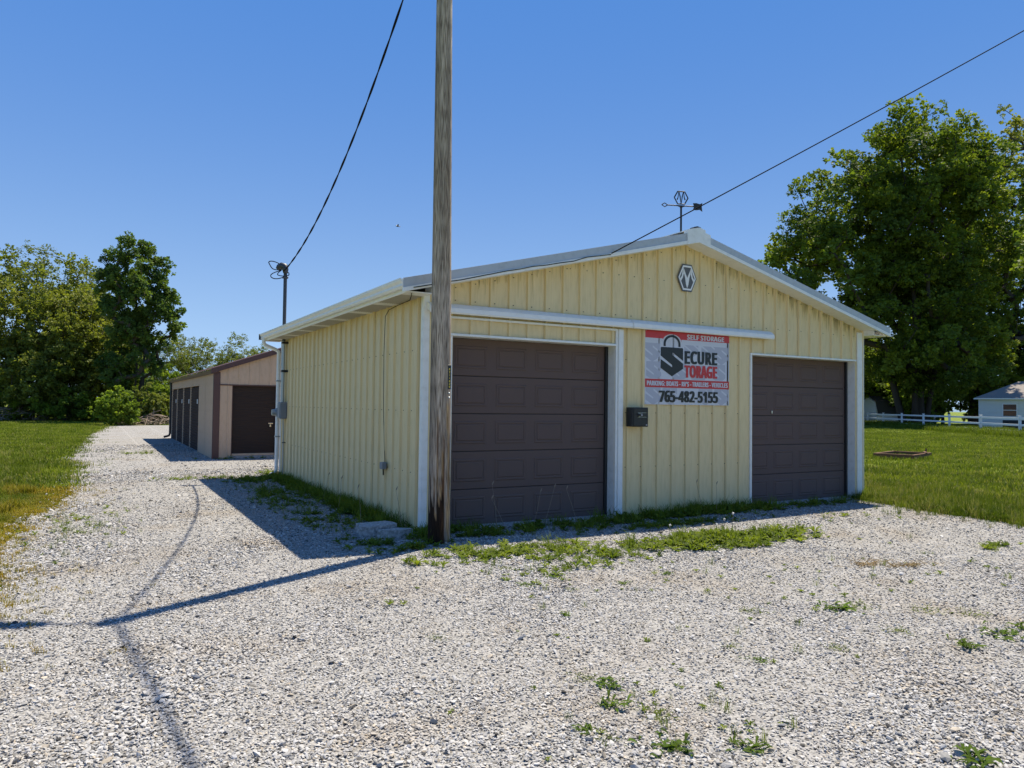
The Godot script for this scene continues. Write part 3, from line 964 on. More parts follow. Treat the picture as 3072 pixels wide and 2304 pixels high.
func wall_fittings() -> void:
	# small grey box at the end of the wall cable
	var j := thing("junction_box", "small grey junction box low on the cream side wall", "junction box", Vector3(-0.024, 0.74, -1.36))
	bar(j, "housing", mats.grey_box, Vector3(-0.075, -0.05, -0.055), Vector3(0.0, 0.05, 0.055), 0.008)
	var s := st()
	tube(s, [Vector3(-0.035, -0.05, 0.0), Vector3(-0.035, -0.14, 0.01)], [0.010], 6)
	put(s, "cable_tail", mats.cable, j)
	# mast with weatherhead and loose conductor loops
	var m := thing("service_mast", "dark service mast pipe with weatherhead rising through the eave", "mast", Vector3(-0.10, 0, -8.02))
	s = st()
	tube(s, [Vector3(0, 3.06, 0), Vector3(0, 4.66, 0)], [0.040], 12)
	put(s, "mast_pipe", mats.dark_pipe, m)
	s = st()
	tube(s, [Vector3(0, 1.62, 0), Vector3(0, 3.10, 0)], [0.036], 12)
	put(s, "riser", mats.galvanised, m)
	s = st()
	tube(s, [Vector3(0.0, 4.62, 0), Vector3(0.0, 4.70, 0), Vector3(-0.02, 4.77, -0.02), Vector3(-0.07, 4.79, -0.06), Vector3(-0.12, 4.76, -0.10), Vector3(-0.15, 4.71, -0.12)], [0.05, 0.07, 0.085, 0.085, 0.075, 0.05], 12)
	put(s, "weatherhead", mats.dark_pipe, m)
	bar(m, "clamp", mats.dark_pipe, Vector3(-0.06, 4.50, -0.05), Vector3(0.06, 4.54, 0.05), 0.006)
	for lp in [[Vector3(-0.13, 4.71, -0.10), Vector3(-0.38, 4.74, -0.26), Vector3(-0.50, 4.92, -0.36), Vector3(-0.52, 5.02, -0.36), Vector3(-0.36, 5.02, -0.25), Vector3(-0.14, 4.88, -0.05), Vector3(-0.02, 4.72, 0.06), Vector3(-0.04, 4.64, 0.0)],
			[Vector3(-0.13, 4.70, -0.10), Vector3(-0.40, 4.58, -0.28), Vector3(-0.46, 4.46, -0.30), Vector3(-0.30, 4.38, -0.20), Vector3(-0.06, 4.44, 0.0), Vector3(-0.02, 4.56, 0.05), Vector3(-0.04, 4.64, 0.0)],
			[Vector3(-0.12, 4.70, -0.09), Vector3(-0.24, 4.58, -0.16), Vector3(-0.20, 4.50, -0.12), Vector3(0.05, 4.48, 0.08), Vector3(0.10, 4.58, 0.12), Vector3(-0.04, 4.66, 0.0)]]:
		var cv := Curve3D.new()
		for i in lp.size():
			lp[i] = (lp[i] - Vector3(0, 4.68, 0)) * Vector3(0.62, 0.62, 0.62) + Vector3(0, 4.68, 0)
		for i in lp.size():
			var tan_ = (lp[mini(i + 1, lp.size() - 1)] - lp[maxi(i - 1, 0)]) * 0.2
			cv.add_point(lp[i], -tan_, tan_)
		cv.bake_interval = 0.04
		s = st()
		tube(s, Array(cv.get_baked_points()), [0.011], 6)
		put(s, "loose_conductor", mats.cable, m)
	for y in [2.35, 3.0]:
		bar(m, "pipe_strap", mats.black_metal, Vector3(-0.045, y, -0.05), Vector3(0.095, y + 0.05, 0.06), 0.005)
	# meter cabinet on the wall under the mast
	var e := thing("meter_cabinet", "grey electric meter cabinet under the service mast", "meter", Vector3(-0.024, 1.29, -8.02))
	bar(e, "cabinet", mats.grey_box, Vector3(-0.15, 0, -0.13), Vector3(0, 0.38, 0.13), 0.01)
	bar(e, "cover", mats.grey_box, Vector3(-0.165, 0.02, -0.11), Vector3(-0.1505, 0.36, 0.11), 0.006)
	s = st()
	tube(s, [Vector3(-0.08, 0.19, -0.13), Vector3(-0.10, 0.19, -0.17)], [0.06, 0.06], 12)
	tube(s, [Vector3(-0.15, 0.14, -0.34), Vector3(-0.24, 0.14, -0.34)], [0.075, 0.07], 14)
	put(s, "meter_glass", mats.galvanised, e)
	bar(e, "meter_base", mats.grey_box, Vector3(-0.15, 0.04, -0.44), Vector3(-0.002, 0.24, -0.24), 0.01)
	s = st()
	tube(s, [Vector3(-0.06, 0.0, 0.03), Vector3(-0.05, -0.5, 0.03), Vector3(-0.05, -1.32, 0.03)], [0.016], 8)
	put(s, "conduit", mats.galvanised, e)
	bar(e, "conduit_strap", mats.black_metal, Vector3(-0.075, -0.55, 0.0), Vector3(-0.002, -0.53, 0.06), 0.002)
	# black key safe beside the sign
	var k := thing("key_safe", "small black key safe with a dial mounted below the storage sign", "safe", Vector3(3.39, 1.355, 0.022))
	bar(k, "body", mats.black_plastic, Vector3(0.0, 0, 0), Vector3(0.305, 0.30, 0.175), 0.008)
	bar(k, "door", mats.black_metal, Vector3(0.012, 0.012, 0.1755), Vector3(0.293, 0.288, 0.185), 0.006)
	s = st()
	span(s, Vector3(0.075, 0.150, 0.1852), Vector3(0.255, 0.218, 0.193), 0.006)
	put(s, "keypad", mats.black_plastic, k)
	for yy in [0.148, 0.217]:
		bar(k, "keypad_rim", mats.chrome, Vector3(0.08, yy - 0.002, 0.1855), Vector3(0.25, yy + 0.003, 0.1955), 0.001)
	s = st()
	tube(s, [Vector3(0.115, 0.184, 0.193), Vector3(0.115, 0.184, 0.215)], [0.024, 0.021], 16)
	put(s, "dial", mats.black_plastic, k)
	s = st()
	for i in 20:
		var a0 := TAU * i / 20.0
		var a1 := TAU * (i + 1) / 20.0
		var o := Vector3(0.115, 0.184, 0.197)
		quado(s, o + Vector3(cos(a0), sin(a0), 0) * 0.025, o + Vector3(cos(a1), sin(a1), 0) * 0.025, o + Vector3(cos(a1), sin(a1), 0) * 0.029, o + Vector3(cos(a0), sin(a0), 0) * 0.029, o - Vector3(0, 0, 1))
	put(s, "dial_ring", mats.chrome, k)
	bar(k, "status_strip", mats.sign_white, Vector3(0.153, 0.163, 0.1935), Vector3(0.166, 0.205, 0.1965), 0.001)
	bar(k, "maker_plate", mats.sign_white, Vector3(0.245, 0.022, 0.1853), Vector3(0.278, 0.032, 0.1872), 0.001)

# ------------------------------------------------------------------ sign
func sign_board() -> void:
	var b := thing("storage_sign", "grey and red SELF STORAGE sign with padlock logo and phone number on the wall", "sign", Vector3(3.755, 1.705, 0.026))
	var w := 1.845
	var h := 1.20
	bar(b, "board", mats.sign_white, Vector3(0, 0, 0), Vector3(w, h, 0.008), 0.002)
	var z := 0.0085
	# faint repeated padlock marks printed on the ground
	var marks := []
	for p in [[0.15, 0.84], [0.98, 0.93], [1.36, 0.94], [1.66, 0.84], [0.72, 0.52], [1.14, 0.50], [1.60, 0.53], [0.17, 0.15], [1.66, 0.15], [0.52, 0.15], [1.30, 0.15], [0.18, 0.53]]:
		marks.append(Vector2(p[0], p[1]))
	var bands := [[0.0, 0.272], [0.415, 0.985]]
	for mi in marks.size():
		var c: Vector2 = marks[mi]
		for poly in lock_polys(0.155, 0.115):
			var moved := PackedVector2Array()
			for q in poly:
				moved.append(q + c)
			for bd in bands:
				var clip := PackedVector2Array([Vector2(0.004, bd[0] + 0.004), Vector2(w - 0.004, bd[0] + 0.004), Vector2(w - 0.004, bd[1]), Vector2(0.004, bd[1])])
				for res in Geometry2D.intersect_polygons(moved, clip):
					if res.size() > 2:
						var s := st()
						prism(s, res, Transform3D(Basis(), Vector3(0, 0, 0.0081 + mi * 0.00004)), 0.0003)
						put(s, "printed_mark", mats.sign_grey, b)
	# red bands; the upper one steps round the shackle
	bar(b, "red_band", mats.sign_red, Vector3(0.003, 0.275, z), Vector3(w - 0.003, 0.41, z + 0.0012), 0.0)
	for x in [[0.003, 0.36], [0.76, w - 0.003]]:
		bar(b, "red_band", mats.sign_red, Vector3(x[0], 1.065, z), Vector3(x[1], h - 0.003, z + 0.0012), 0.0)
	var hump := PackedVector2Array([Vector2(0.36, h - 0.003), Vector2(0.36, 1.065)])
	for i in 13:
		var a := PI - PI * i / 12.0
		hump.append(Vector2(0.56 + cos(a) * 0.20, 1.02 + sin(a) * 0.125))
	hump[2] = Vector2(0.36, 1.06)
	hump.append(Vector2(0.76, 1.065))
	hump.append(Vector2(0.76, h - 0.003))
	var s2 := st()
	prism(s2, hump, Transform3D(Basis(), Vector3(0, 0, z)), 0.0012)
	put(s2, "red_band", mats.sign_red, b)
	# padlock: shackle and the two halves of the S-shaped body
	var lock := part("padlock_mark", b)
	s2 = st()
	var prev := []
	for i in 21:
		var q := Vector2()
		var ang := 0.0
		var pts := []
		for rr in [0.180, 0.135]:
			if i < 3:
				q = Vector2(0.56 - rr, 0.945 + i * 0.02)
			elif i > 17:
				q = Vector2(0.56 + rr, 0.985 - (i - 18) * 0.02)
			else:
				ang = PI - PI * (i - 2) / 16.0
				q = Vector2(0.56 + cos(ang) * rr, 0.985 + sin(ang) * rr * 0.82)
			pts.append(q)
		if prev.size():
			quado(s2, v3(prev[0], z + 0.003), v3(pts[0], z + 0.003), v3(pts[1], z + 0.003), v3(prev[1], z + 0.003), Vector3(0.56, 0.9, -1))
		prev = pts
	put(s2, "shackle", mats.sign_black, lock)
	for poly in lock_polys(0.238, 0.170):
		var s3 := st()
		var moved := PackedVector2Array()
		for q in poly:
			moved.append(q + Vector2(0.56, 0.695))
		prism(s3, moved, Transform3D(Basis(), Vector3(0, 0, z)), 0.0025)
		put(s3, "lock_body", mats.sign_black, lock)
	heavy("SELF STORAGE", 0.084, 0.84, Vector3(1.30, 1.118, z + 0.004), mats.sign_white, b, 0.004)
	heavy("ECURE", 0.215, 0.735, Vector3(1.195, 0.782, z + 0.004), mats.sign_black, b, 0.011)
	heavy("TORAGE", 0.205, 0.735, Vector3(1.195, 0.552, z + 0.004), mats.sign_red, b, 0.011)
	heavy("PARKING: BOATS - RV'S - TRAILERS - VEHICLES", 0.078, 1.77, Vector3(0.922, 0.341, z + 0.004), mats.sign_white, b, 0.003)
	heavy("765-482-5155", 0.19, 1.30, Vector3(0.935, 0.133, z + 0.004), mats.sign_black, b, 0.010)
	for p in [[0.02, 0.02], [w - 0.02, 0.02], [0.02, h - 0.02], [w - 0.02, h - 0.02]]:
		bar(b, "mounting_screw", mats.galvanised, Vector3(p[0] - 0.007, p[1] - 0.007, z), Vector3(p[0] + 0.007, p[1] + 0.007, z + 0.004), 0.002)

func heavy(words: String, height: float, width: float, centre: Vector3, m: Material, parent: Node3D, grow: float) -> void:
	# the sign's lettering is heavier than the font: three passes side by side, each a hair further out
	var o := part("lettering", parent)
	for k in 3:
		text(words, height, width - grow * 2.0, centre + Vector3((k - 1) * grow, 0, k * 0.0004), m, o, "print")

func v3(p: Vector2, z: float) -> Vector3:
	return Vector3(p.x, p.y, z)

func lock_polys(k: float, ky: float) -> Array:
	# the shield of the padlock, cut into an S by two slanting slots; half width k
	return [
		PackedVector2Array([Vector2(-1.0, 1.30), Vector2(-0.94, 1.38), Vector2(0.94, 1.38), Vector2(1.0, 1.30), Vector2(1.0, 0.15), Vector2(0.04, 0.92), Vector2(0.04, 0.66), Vector2(1.0, -0.12), Vector2(1.0, -0.62), Vector2(0.0, -1.38), Vector2(-1.0, -0.62), Vector2(-1.0, 0.22), Vector2(0.02, -0.52), Vector2(0.02, -0.30), Vector2(-1.0, 0.55)]).duplicate()
	].map(func(p): return scaled(p, Vector2(k, ky)))

func scaled(p: PackedVector2Array, k: Vector2) -> PackedVector2Array:
	var r := PackedVector2Array()
	for q in p:
		r.append(q * k)
	return r

func hexagon(k: float, w := 0.93, t := 0.44) -> PackedVector2Array:
	return PackedVector2Array([Vector2(-t, 1.0) * k, Vector2(t, 1.0) * k, Vector2(w, 0.0) * k, Vector2(t, -1.0) * k, Vector2(-t, -1.0) * k, Vector2(-w, 0.0) * k])

func emblem_plaque() -> void:
	var b := thing("emblem_plaque", "grey and white hexagonal emblem plaque high on the gable", "plaque", Vector3(4.632, 3.80, 0.024))
	var s := st()
	prism(s, hexagon(0.225), Transform3D(), 0.012)
	put(s, "plate", mats.emblem_grey, b)
	s = st()
	var o := hexagon(0.203)
	var i := hexagon(0.175)
	for k in 6:
		prism(s, PackedVector2Array([o[k], o[(k + 1) % 6], i[(k + 1) % 6], i[k]]), Transform3D(Basis(), Vector3(0, 0, 0.0122)), 0.003)
	put(s, "border", mats.emblem_white, b)
	var k2 := 0.182 / 180.0 * 1.12
	for side in [-1.0, 1.0]:
		s = st()
		var stroke := PackedVector2Array([Vector2(-62, 152), Vector2(-30, 70), Vector2(-0.5, 0), Vector2(-0.5, -150), Vector2(-18, -100), Vector2(-34, 0), Vector2(-50, 60)])
		var leg := PackedVector2Array([Vector2(-66, 148), Vector2(-56, 60), Vector2(-72, 0), Vector2(-104, -62), Vector2(-118, -28), Vector2(-88, 20)])
		for poly in [stroke, leg]:
			var q := PackedVector2Array()
			for p in poly:
				q.append(Vector2(p.x * -side * 1.2, p.y) * k2)
			prism(s, q, Transform3D(Basis(), Vector3(0, 0, 0.0122)), 0.003)
		put(s, "emblem_stroke", mats.emblem_white, b)

func weather_vane() -> void:
	var b := thing("weather_vane", "black weather vane with arrow and hexagon on the roof ridge", "weather vane", Vector3(RIDGE, 4.56, -0.10))
	var m: Material = mats.black_metal
	var s := st()
	tube(s, [Vector3(0, 0, 0), Vector3(0, 0.46, 0)], [0.017], 8)
	put(s, "spindle", m, b)
	var v := part("arrow", b)
	v.position.y = 0.47
	v.rotation.y = -0.35
	s = st()
	tube(s, [Vector3(-0.24, 0, 0), Vector3(0.24, 0, 0)], [0.011], 6)
	put(s, "arrow_shaft", m, v)
	s = st()
	for e in [[Vector2(-0.34, 0), Vector2(-0.29, 0.032)], [Vector2(-0.29, 0.032), Vector2(-0.235, 0)], [Vector2(-0.235, 0), Vector2(-0.29, -0.032)], [Vector2(-0.29, -0.032), Vector2(-0.34, 0)]]:
		tube(s, [v3(e[0], 0), v3(e[1], 0)], [0.008], 6)
	put(s, "arrow_head", m, v)
	s = st()
	prism(s, PackedVector2Array([Vector2(0.23, 0.0), Vector2(0.21, 0.055), Vector2(0.27, 0.06), Vector2(0.33, 0.045), Vector2(0.375, 0.07), Vector2(0.365, 0.0), Vector2(0.375, -0.08), Vector2(0.33, -0.05), Vector2(0.27, -0.06), Vector2(0.21, -0.055)]), Transform3D(Basis(), Vector3(0, 0, -0.005)), 0.010)
	put(s, "tail_vane", m, v)
	s = st()
	var hx := hexagon(0.105, 1.15, 0.58)
	for i in 6:
		tube(s, [v3(hx[i], 0) + Vector3(0, 0.135, 0), v3(hx[(i + 1) % 6], 0) + Vector3(0, 0.135, 0)], [0.011], 6)
	for side in [-1.0, 1.0]:
		tube(s, [Vector3(side * 0.042, 0.25, 0), Vector3(side * 0.02, 0.16, 0), Vector3(0, 0.02, 0)], [0.006, 0.011, 0.005], 6)
		tube(s, [Vector3(side * 0.042, 0.25, 0), Vector3(side * 0.055, 0.14, 0), Vector3(side * 0.07, 0.10, 0)], [0.005, 0.008, 0.012], 6)
	put(s, "hexagon_emblem", m, v)
	s = st()
	for side in [-1.0, 1.0]:
		tube(s, [Vector3(side * 0.075, 0.0, 0), Vector3(side * 0.02, -0.02, 0), Vector3(0, -0.07, 0)], [0.007], 6)
	put(s, "scroll", m, v)

# ------------------------------------------------------------------ far right: fence, shed, house
func fence_and_houses() -> void:
	var f := thing("rail_fence", "white three-rail fence at the far side of the lawn", "fence")
	var a := Vector3(54.57, G, -19.02)
	var dir := (Vector3(64.24, G, -30.23) - a).normalized()
	var step := 6.55
	for i in range(-4, 10):
		var p := a + dir * step * i
		p.y = G
		var basis := Basis(dir, Vector3.UP, dir.cross(Vector3.UP))
		var s := st()
		box(s, p + Vector3(0, 0.68, 0), Vector3(0.16, 1.42, 0.16), 0.01, basis)
		box(s, p + Vector3(0, 1.41, 0), Vector3(0.20, 0.05, 0.20), 0.015, basis)
		put(s, "post", mats.fence_white, f)
		for y in [0.28, 0.75, 1.22]:
			s = st()
			box(s, p + dir * step * 0.5 + Vector3(0, y, 0), Vector3(step - 0.16, 0.15, 0.05), 0.006, basis)
			put(s, "rail", mats.fence_white, f)
	# small barn with gambrel roof
	var b := thing("garden_barn", "small white barn with black gambrel roof behind the fence", "barn", Vector3(81.46, G, -48.35))
	b.rotation.y = -0.271
	var ln := 9.0
	var s2 := st()
	var endw := PackedVector2Array([Vector2(0, 0), Vector2(3.2, 0), Vector2(3.2, 1.15), Vector2(2.75, 2.75), Vector2(1.6, 3.35), Vector2(0.45, 2.75), Vector2(0, 1.15)])
	prism(s2, endw, Transform3D(Basis(Vector3(0, 0, -1), Vector3(0, 1, 0), Vector3(1, 0, 0)), Vector3.ZERO), ln)
	put(s2, "wall", mats.barn_white, b)
	var sl := [[Vector2(-0.15, 1.05), Vector2(0.42, 2.85)], [Vector2(0.42, 2.85), Vector2(1.6, 3.48)], [Vector2(1.6, 3.48), Vector2(2.78, 2.85)], [Vector2(2.78, 2.85), Vector2(3.35, 1.05)]]
	for e in sl:
		s2 = st()
		var q0 := Vector3(0.12, e[0].y, -e[0].x)
		var q1 := Vector3(0.12, e[1].y, -e[1].x)
		var along := Vector3(ln + 0.1, 0, 0)
		var th := Vector3(0, 0.06, 0)
		quado(s2, q0 + th, q1 + th, q1 + th + along, q0 + th + along, q0 - th * 5)
		quado(s2, q0, q1, q1 + along, q0 + along, q0 + th * 5)
		quado(s2, q0, q1, q1 + th, q0 + th, q0 + along)
		quado(s2, q0, q0 + th, q0 + th + along, q0 + along, q1)
		put(s2, "roof_slope", mats.dark_shingle, b)
	bar(b, "eave_board", mats.fence_white, Vector3(0.12, 0.98, 0.10), Vector3(ln, 1.10, 0.16))
	# low house
	var h := thing("neighbour_house", "low white-sided house with grey hip roof behind the fence", "house", Vector3(71.62, G, -30.92))
	h.rotation.y = atan2(-(-24.17 + 30.92), (71.35 - 71.62) + 2.2)
	var hl := 13.0
	var hd := 8.0
	s2 = st()
	span(s2, Vector3(0, -0.1, -hd), Vector3(hl, 2.98, 0))
	put(s2, "wall", mats.siding, h)
	for i in 22:
		s2 = st()
		var y := 0.15 + i * 0.125
		quad(s2, Vector3(-0.01, y, 0.035), Vector3(-0.01, y + 0.125, 0.008), Vector3(hl, y + 0.125, 0.008), Vector3(hl, y, 0.035))
		quad(s2, Vector3(-0.01, y, 0.035), Vector3(-0.01, y, 0.001), Vector3(hl, y, 0.001), Vector3(hl, y, 0.035))
		put(s2, "siding_board", mats.siding, h)
	s2 = st()
	var o := 0.35
	var e1 := Vector3(-o, 3.02, o)
	var e2 := Vector3(hl + o, 3.02, o)
	var e3 := Vector3(hl + o, 3.02, -hd - o)
	var e4 := Vector3(-o, 3.02, -hd - o)
	var r1 := Vector3(2.6, 4.75, -hd * 0.5)
	var r2 := Vector3(hl - 2.6, 4.75, -hd * 0.5)
	var inn := Vector3(hl * 0.5, 3.0, -hd * 0.5)
	quado(s2, e1, e2, r2, r1, inn)
	quado(s2, e3, e4, r1, r2, inn)
	t3o(s2, e4, e1, r1, inn)
	t3o(s2, e2, e3, r2, inn)
	put(s2, "roof", mats.shingle, h)
	bar(h, "fascia", mats.fence_white, Vector3(-o, 2.90, o - 0.03), Vector3(hl + o, 3.015, o))
	bar(h, "soffit", mats.fence_white, Vector3(-o, 2.96, 0.0), Vector3(hl + o, 2.98, o - 0.032))
	for wx in [2.05, 7.5]:
		var wn := part("window", h)
		bar(wn, "frame", mats.fence_white, Vector3(wx - 0.09, 1.22, 0.03), Vector3(wx + 1.15, 2.50, 0.07))
		bar(wn, "pane", mats.pane, Vector3(wx, 1.90, 0.071), Vector3(wx + 1.06, 2.42, 0.075), 0.0)
		bar(wn, "pane", mats.pane, Vector3(wx, 1.30, 0.071), Vector3(wx + 1.06, 1.84, 0.075), 0.0)
	bar(h, "dark_opening_sheet", mats.dark_shingle, Vector3(2.0, 0.0, 0.036), Vector3(10.0, 0.92, 0.08))  # dark sheet standing in for the shaded opening under the house

# ------------------------------------------------------------------ trees
func rand_in(r: RandomNumberGenerator) -> Vector3:
	var p := Vector3.ONE
	while p.length() > 1.0:
		p = Vector3(r.randf_range(-1, 1), r.randf_range(-1, 1), r.randf_range(-1, 1))
	return p

# lobes: [centre offset from base, radii]; returns the tree
func tree(called: String, label: String, at: Vector3, lobes: Array, trunks: Array, clumps: int, per: int, colours: Array, o: Dictionary) -> Node3D:
	var r := RandomNumberGenerator.new()
	r.seed = o.get("seed", 1)
	var t := thing(called, label, o.get("category", "tree"), at, o.get("group", ""))
	# clump centres, more of them towards the outside of each lobe
	var vol := 0.0
	for l in lobes:
		vol += l[1].x * l[1].y * l[1].z
	var centres := []
	for l in lobes:
		var n := int(ceil(clumps * l[1].x * l[1].y * l[1].z / vol))
		for i in n:
			var p := rand_in(r)
			p = p.normalized() * pow(p.length(), o.get("shell", 0.55))
			var wob: float = 1.0 + noise.get_noise_3d(p.x * 160.0 + at.x * 9.0, p.y * 160.0, p.z * 160.0) * o.get("wobble", 0.3)
			centres.append(l[0] + p * l[1] * wob)
	# limbs reach every clump; radii by the pipe model
	var nodes := []
	var par := []
	for tr in trunks:
		var n := 7
		var first := -1
		for i in n + 1:
			var f := float(i) / n
			var bend := Vector3(noise.get_noise_2d(i * 60.0, tr[0].x * 100.0), 0, noise.get_noise_2d(i * 60.0, 500.0 + tr[0].z * 100.0)) * 0.6 * f
			nodes.append(tr[0].lerp(tr[1], f) + bend)
			par.append(first)
			first = nodes.size() - 1
	var base_y: float = trunks[0][0].y
	centres.sort_custom(func(a, b): return a.length_squared() < b.length_squared())
	var minr: float = o.get("twig", 0.018)
	var tips := []
	for c in centres:
		var best := -1
		var bd := 1e9
		for i in nodes.size():
			var q: Vector3 = nodes[i]
			if q.y < o.get("bare", 1.5):
				continue
			var d := q.distance_squared_to(c) * (1.0 if q.y < c.y else 2.2)
			if d < bd:
				bd = d
				best = i
		if best < 0:
			best = 0
		var q0: Vector3 = nodes[best]
		var ln := q0.distance_to(c)
		var k := clampi(int(ln / 1.2), 1, 4)
		var prev := best
		for i in range(1, k + 1):
			var f := float(i) / k
			var p := q0.lerp(c, f) + Vector3(r.randfn(), r.randfn(), r.randfn()) * ln * 0.05 * (1.0 - f)
			p.y -= sin(f * PI) * ln * 0.06
			nodes.append(p)
			par.append(prev)
			prev = nodes.size() - 1
		tips.append(prev)
	var carried := []
	carried.resize(nodes.size())
	carried.fill(0.0)
	for i in tips:
		carried[i] = 1.0
	for i in range(nodes.size() - 1, -1, -1):
		if par[i] >= 0:
			carried[par[i]] += carried[i]
	var rt: float = o.get("trunk_r", 0.4)
	var biggest: float = 1.0
	for i in nodes.size():
		biggest = maxf(biggest, carried[i])
	var s := st()
	for i in nodes.size():
		if par[i] < 0 or (carried[i] < 0.5):
			continue
		var ra := clampf(rt * pow(carried[par[i]] / biggest, 0.47), minr, rt)
		var rb := clampf(rt * pow(carried[i] / biggest, 0.47), minr * 0.6, rt)
		ra = minf(ra, rb * 1.5)
		if par[i] >= 0 and nodes[par[i]].y < base_y + 0.6:
			ra *= 1.25
		tube(s, [nodes[par[i]], nodes[i]], [ra, rb], 7 if rb > 0.12 else 4, false)
	put(s, "trunk", o.get("bark", mats.bark), t)
	# one leafy bough at each limb's end
	var xf := []
	var cols := PackedColorArray()
	for c in centres:
		if c.y < 0.3:
			continue
		var sc := r.randf_range(0.7, 1.25)
		xf.append(Transform3D(Basis.from_euler(Vector3(r.randf() * TAU, r.randf() * TAU, r.randf() * TAU)).scaled(Vector3(1.0, 0.85, 1.0) * sc), c))
		var u := clampf(r.randf(), 0.0, 0.999) * (colours.size() - 1)
		cols.append(colours[int(u)].lerp(colours[int(u) + 1], u - int(u)))
	var cw := multi("crown", bough(per, o.get("leaf", 0.2), o.get("clump_r", 0.9), o.get("seed", 1), o.get("slim", 0.7)), xf, cols, t)
	cw.set_meta("kind", "stuff")
	return t

func bough(leaves: int, size: float, radius: float, sd: int, slim: float) -> ArrayMesh:
	# leaves gathered round a dozen or so twigs, so that the bough has holes
	var r := RandomNumberGenerator.new()
	r.seed = sd
	var s := st()
	var twigs := maxi(5, leaves / 14)
	for k in twigs:
		var c := rand_in(r) * radius
		for i in leaves / twigs:
			var o := c + rand_in(r) * radius * 0.30
			var out := Vector3(r.randfn(), r.randfn() * 0.6, r.randfn()).normalized()
			var x := out.cross(Vector3(r.randfn() * 0.7, 1.0, r.randfn() * 0.7).normalized()).normalized()
			var ln := size * r.randf_range(0.6, 1.3)
			var nn := out.cross(x).normalized()
			var a := o - out * ln * 0.5
			var b := o + x * ln * slim * 0.5 + nn * ln * 0.08
			var e := o - x * ln * slim * 0.5 + nn * ln * 0.08
			var d := o + out * ln * 0.5
			var tint := r.randf_range(0.65, 1.35)
			s.set_color(Color(tint, tint, tint))
			t3(s, a, b, d)
			t3(s, a, d, e)
	s.generate_normals()
	var m := s.commit()
	m.surface_set_material(0, mats.leaf)
	return m

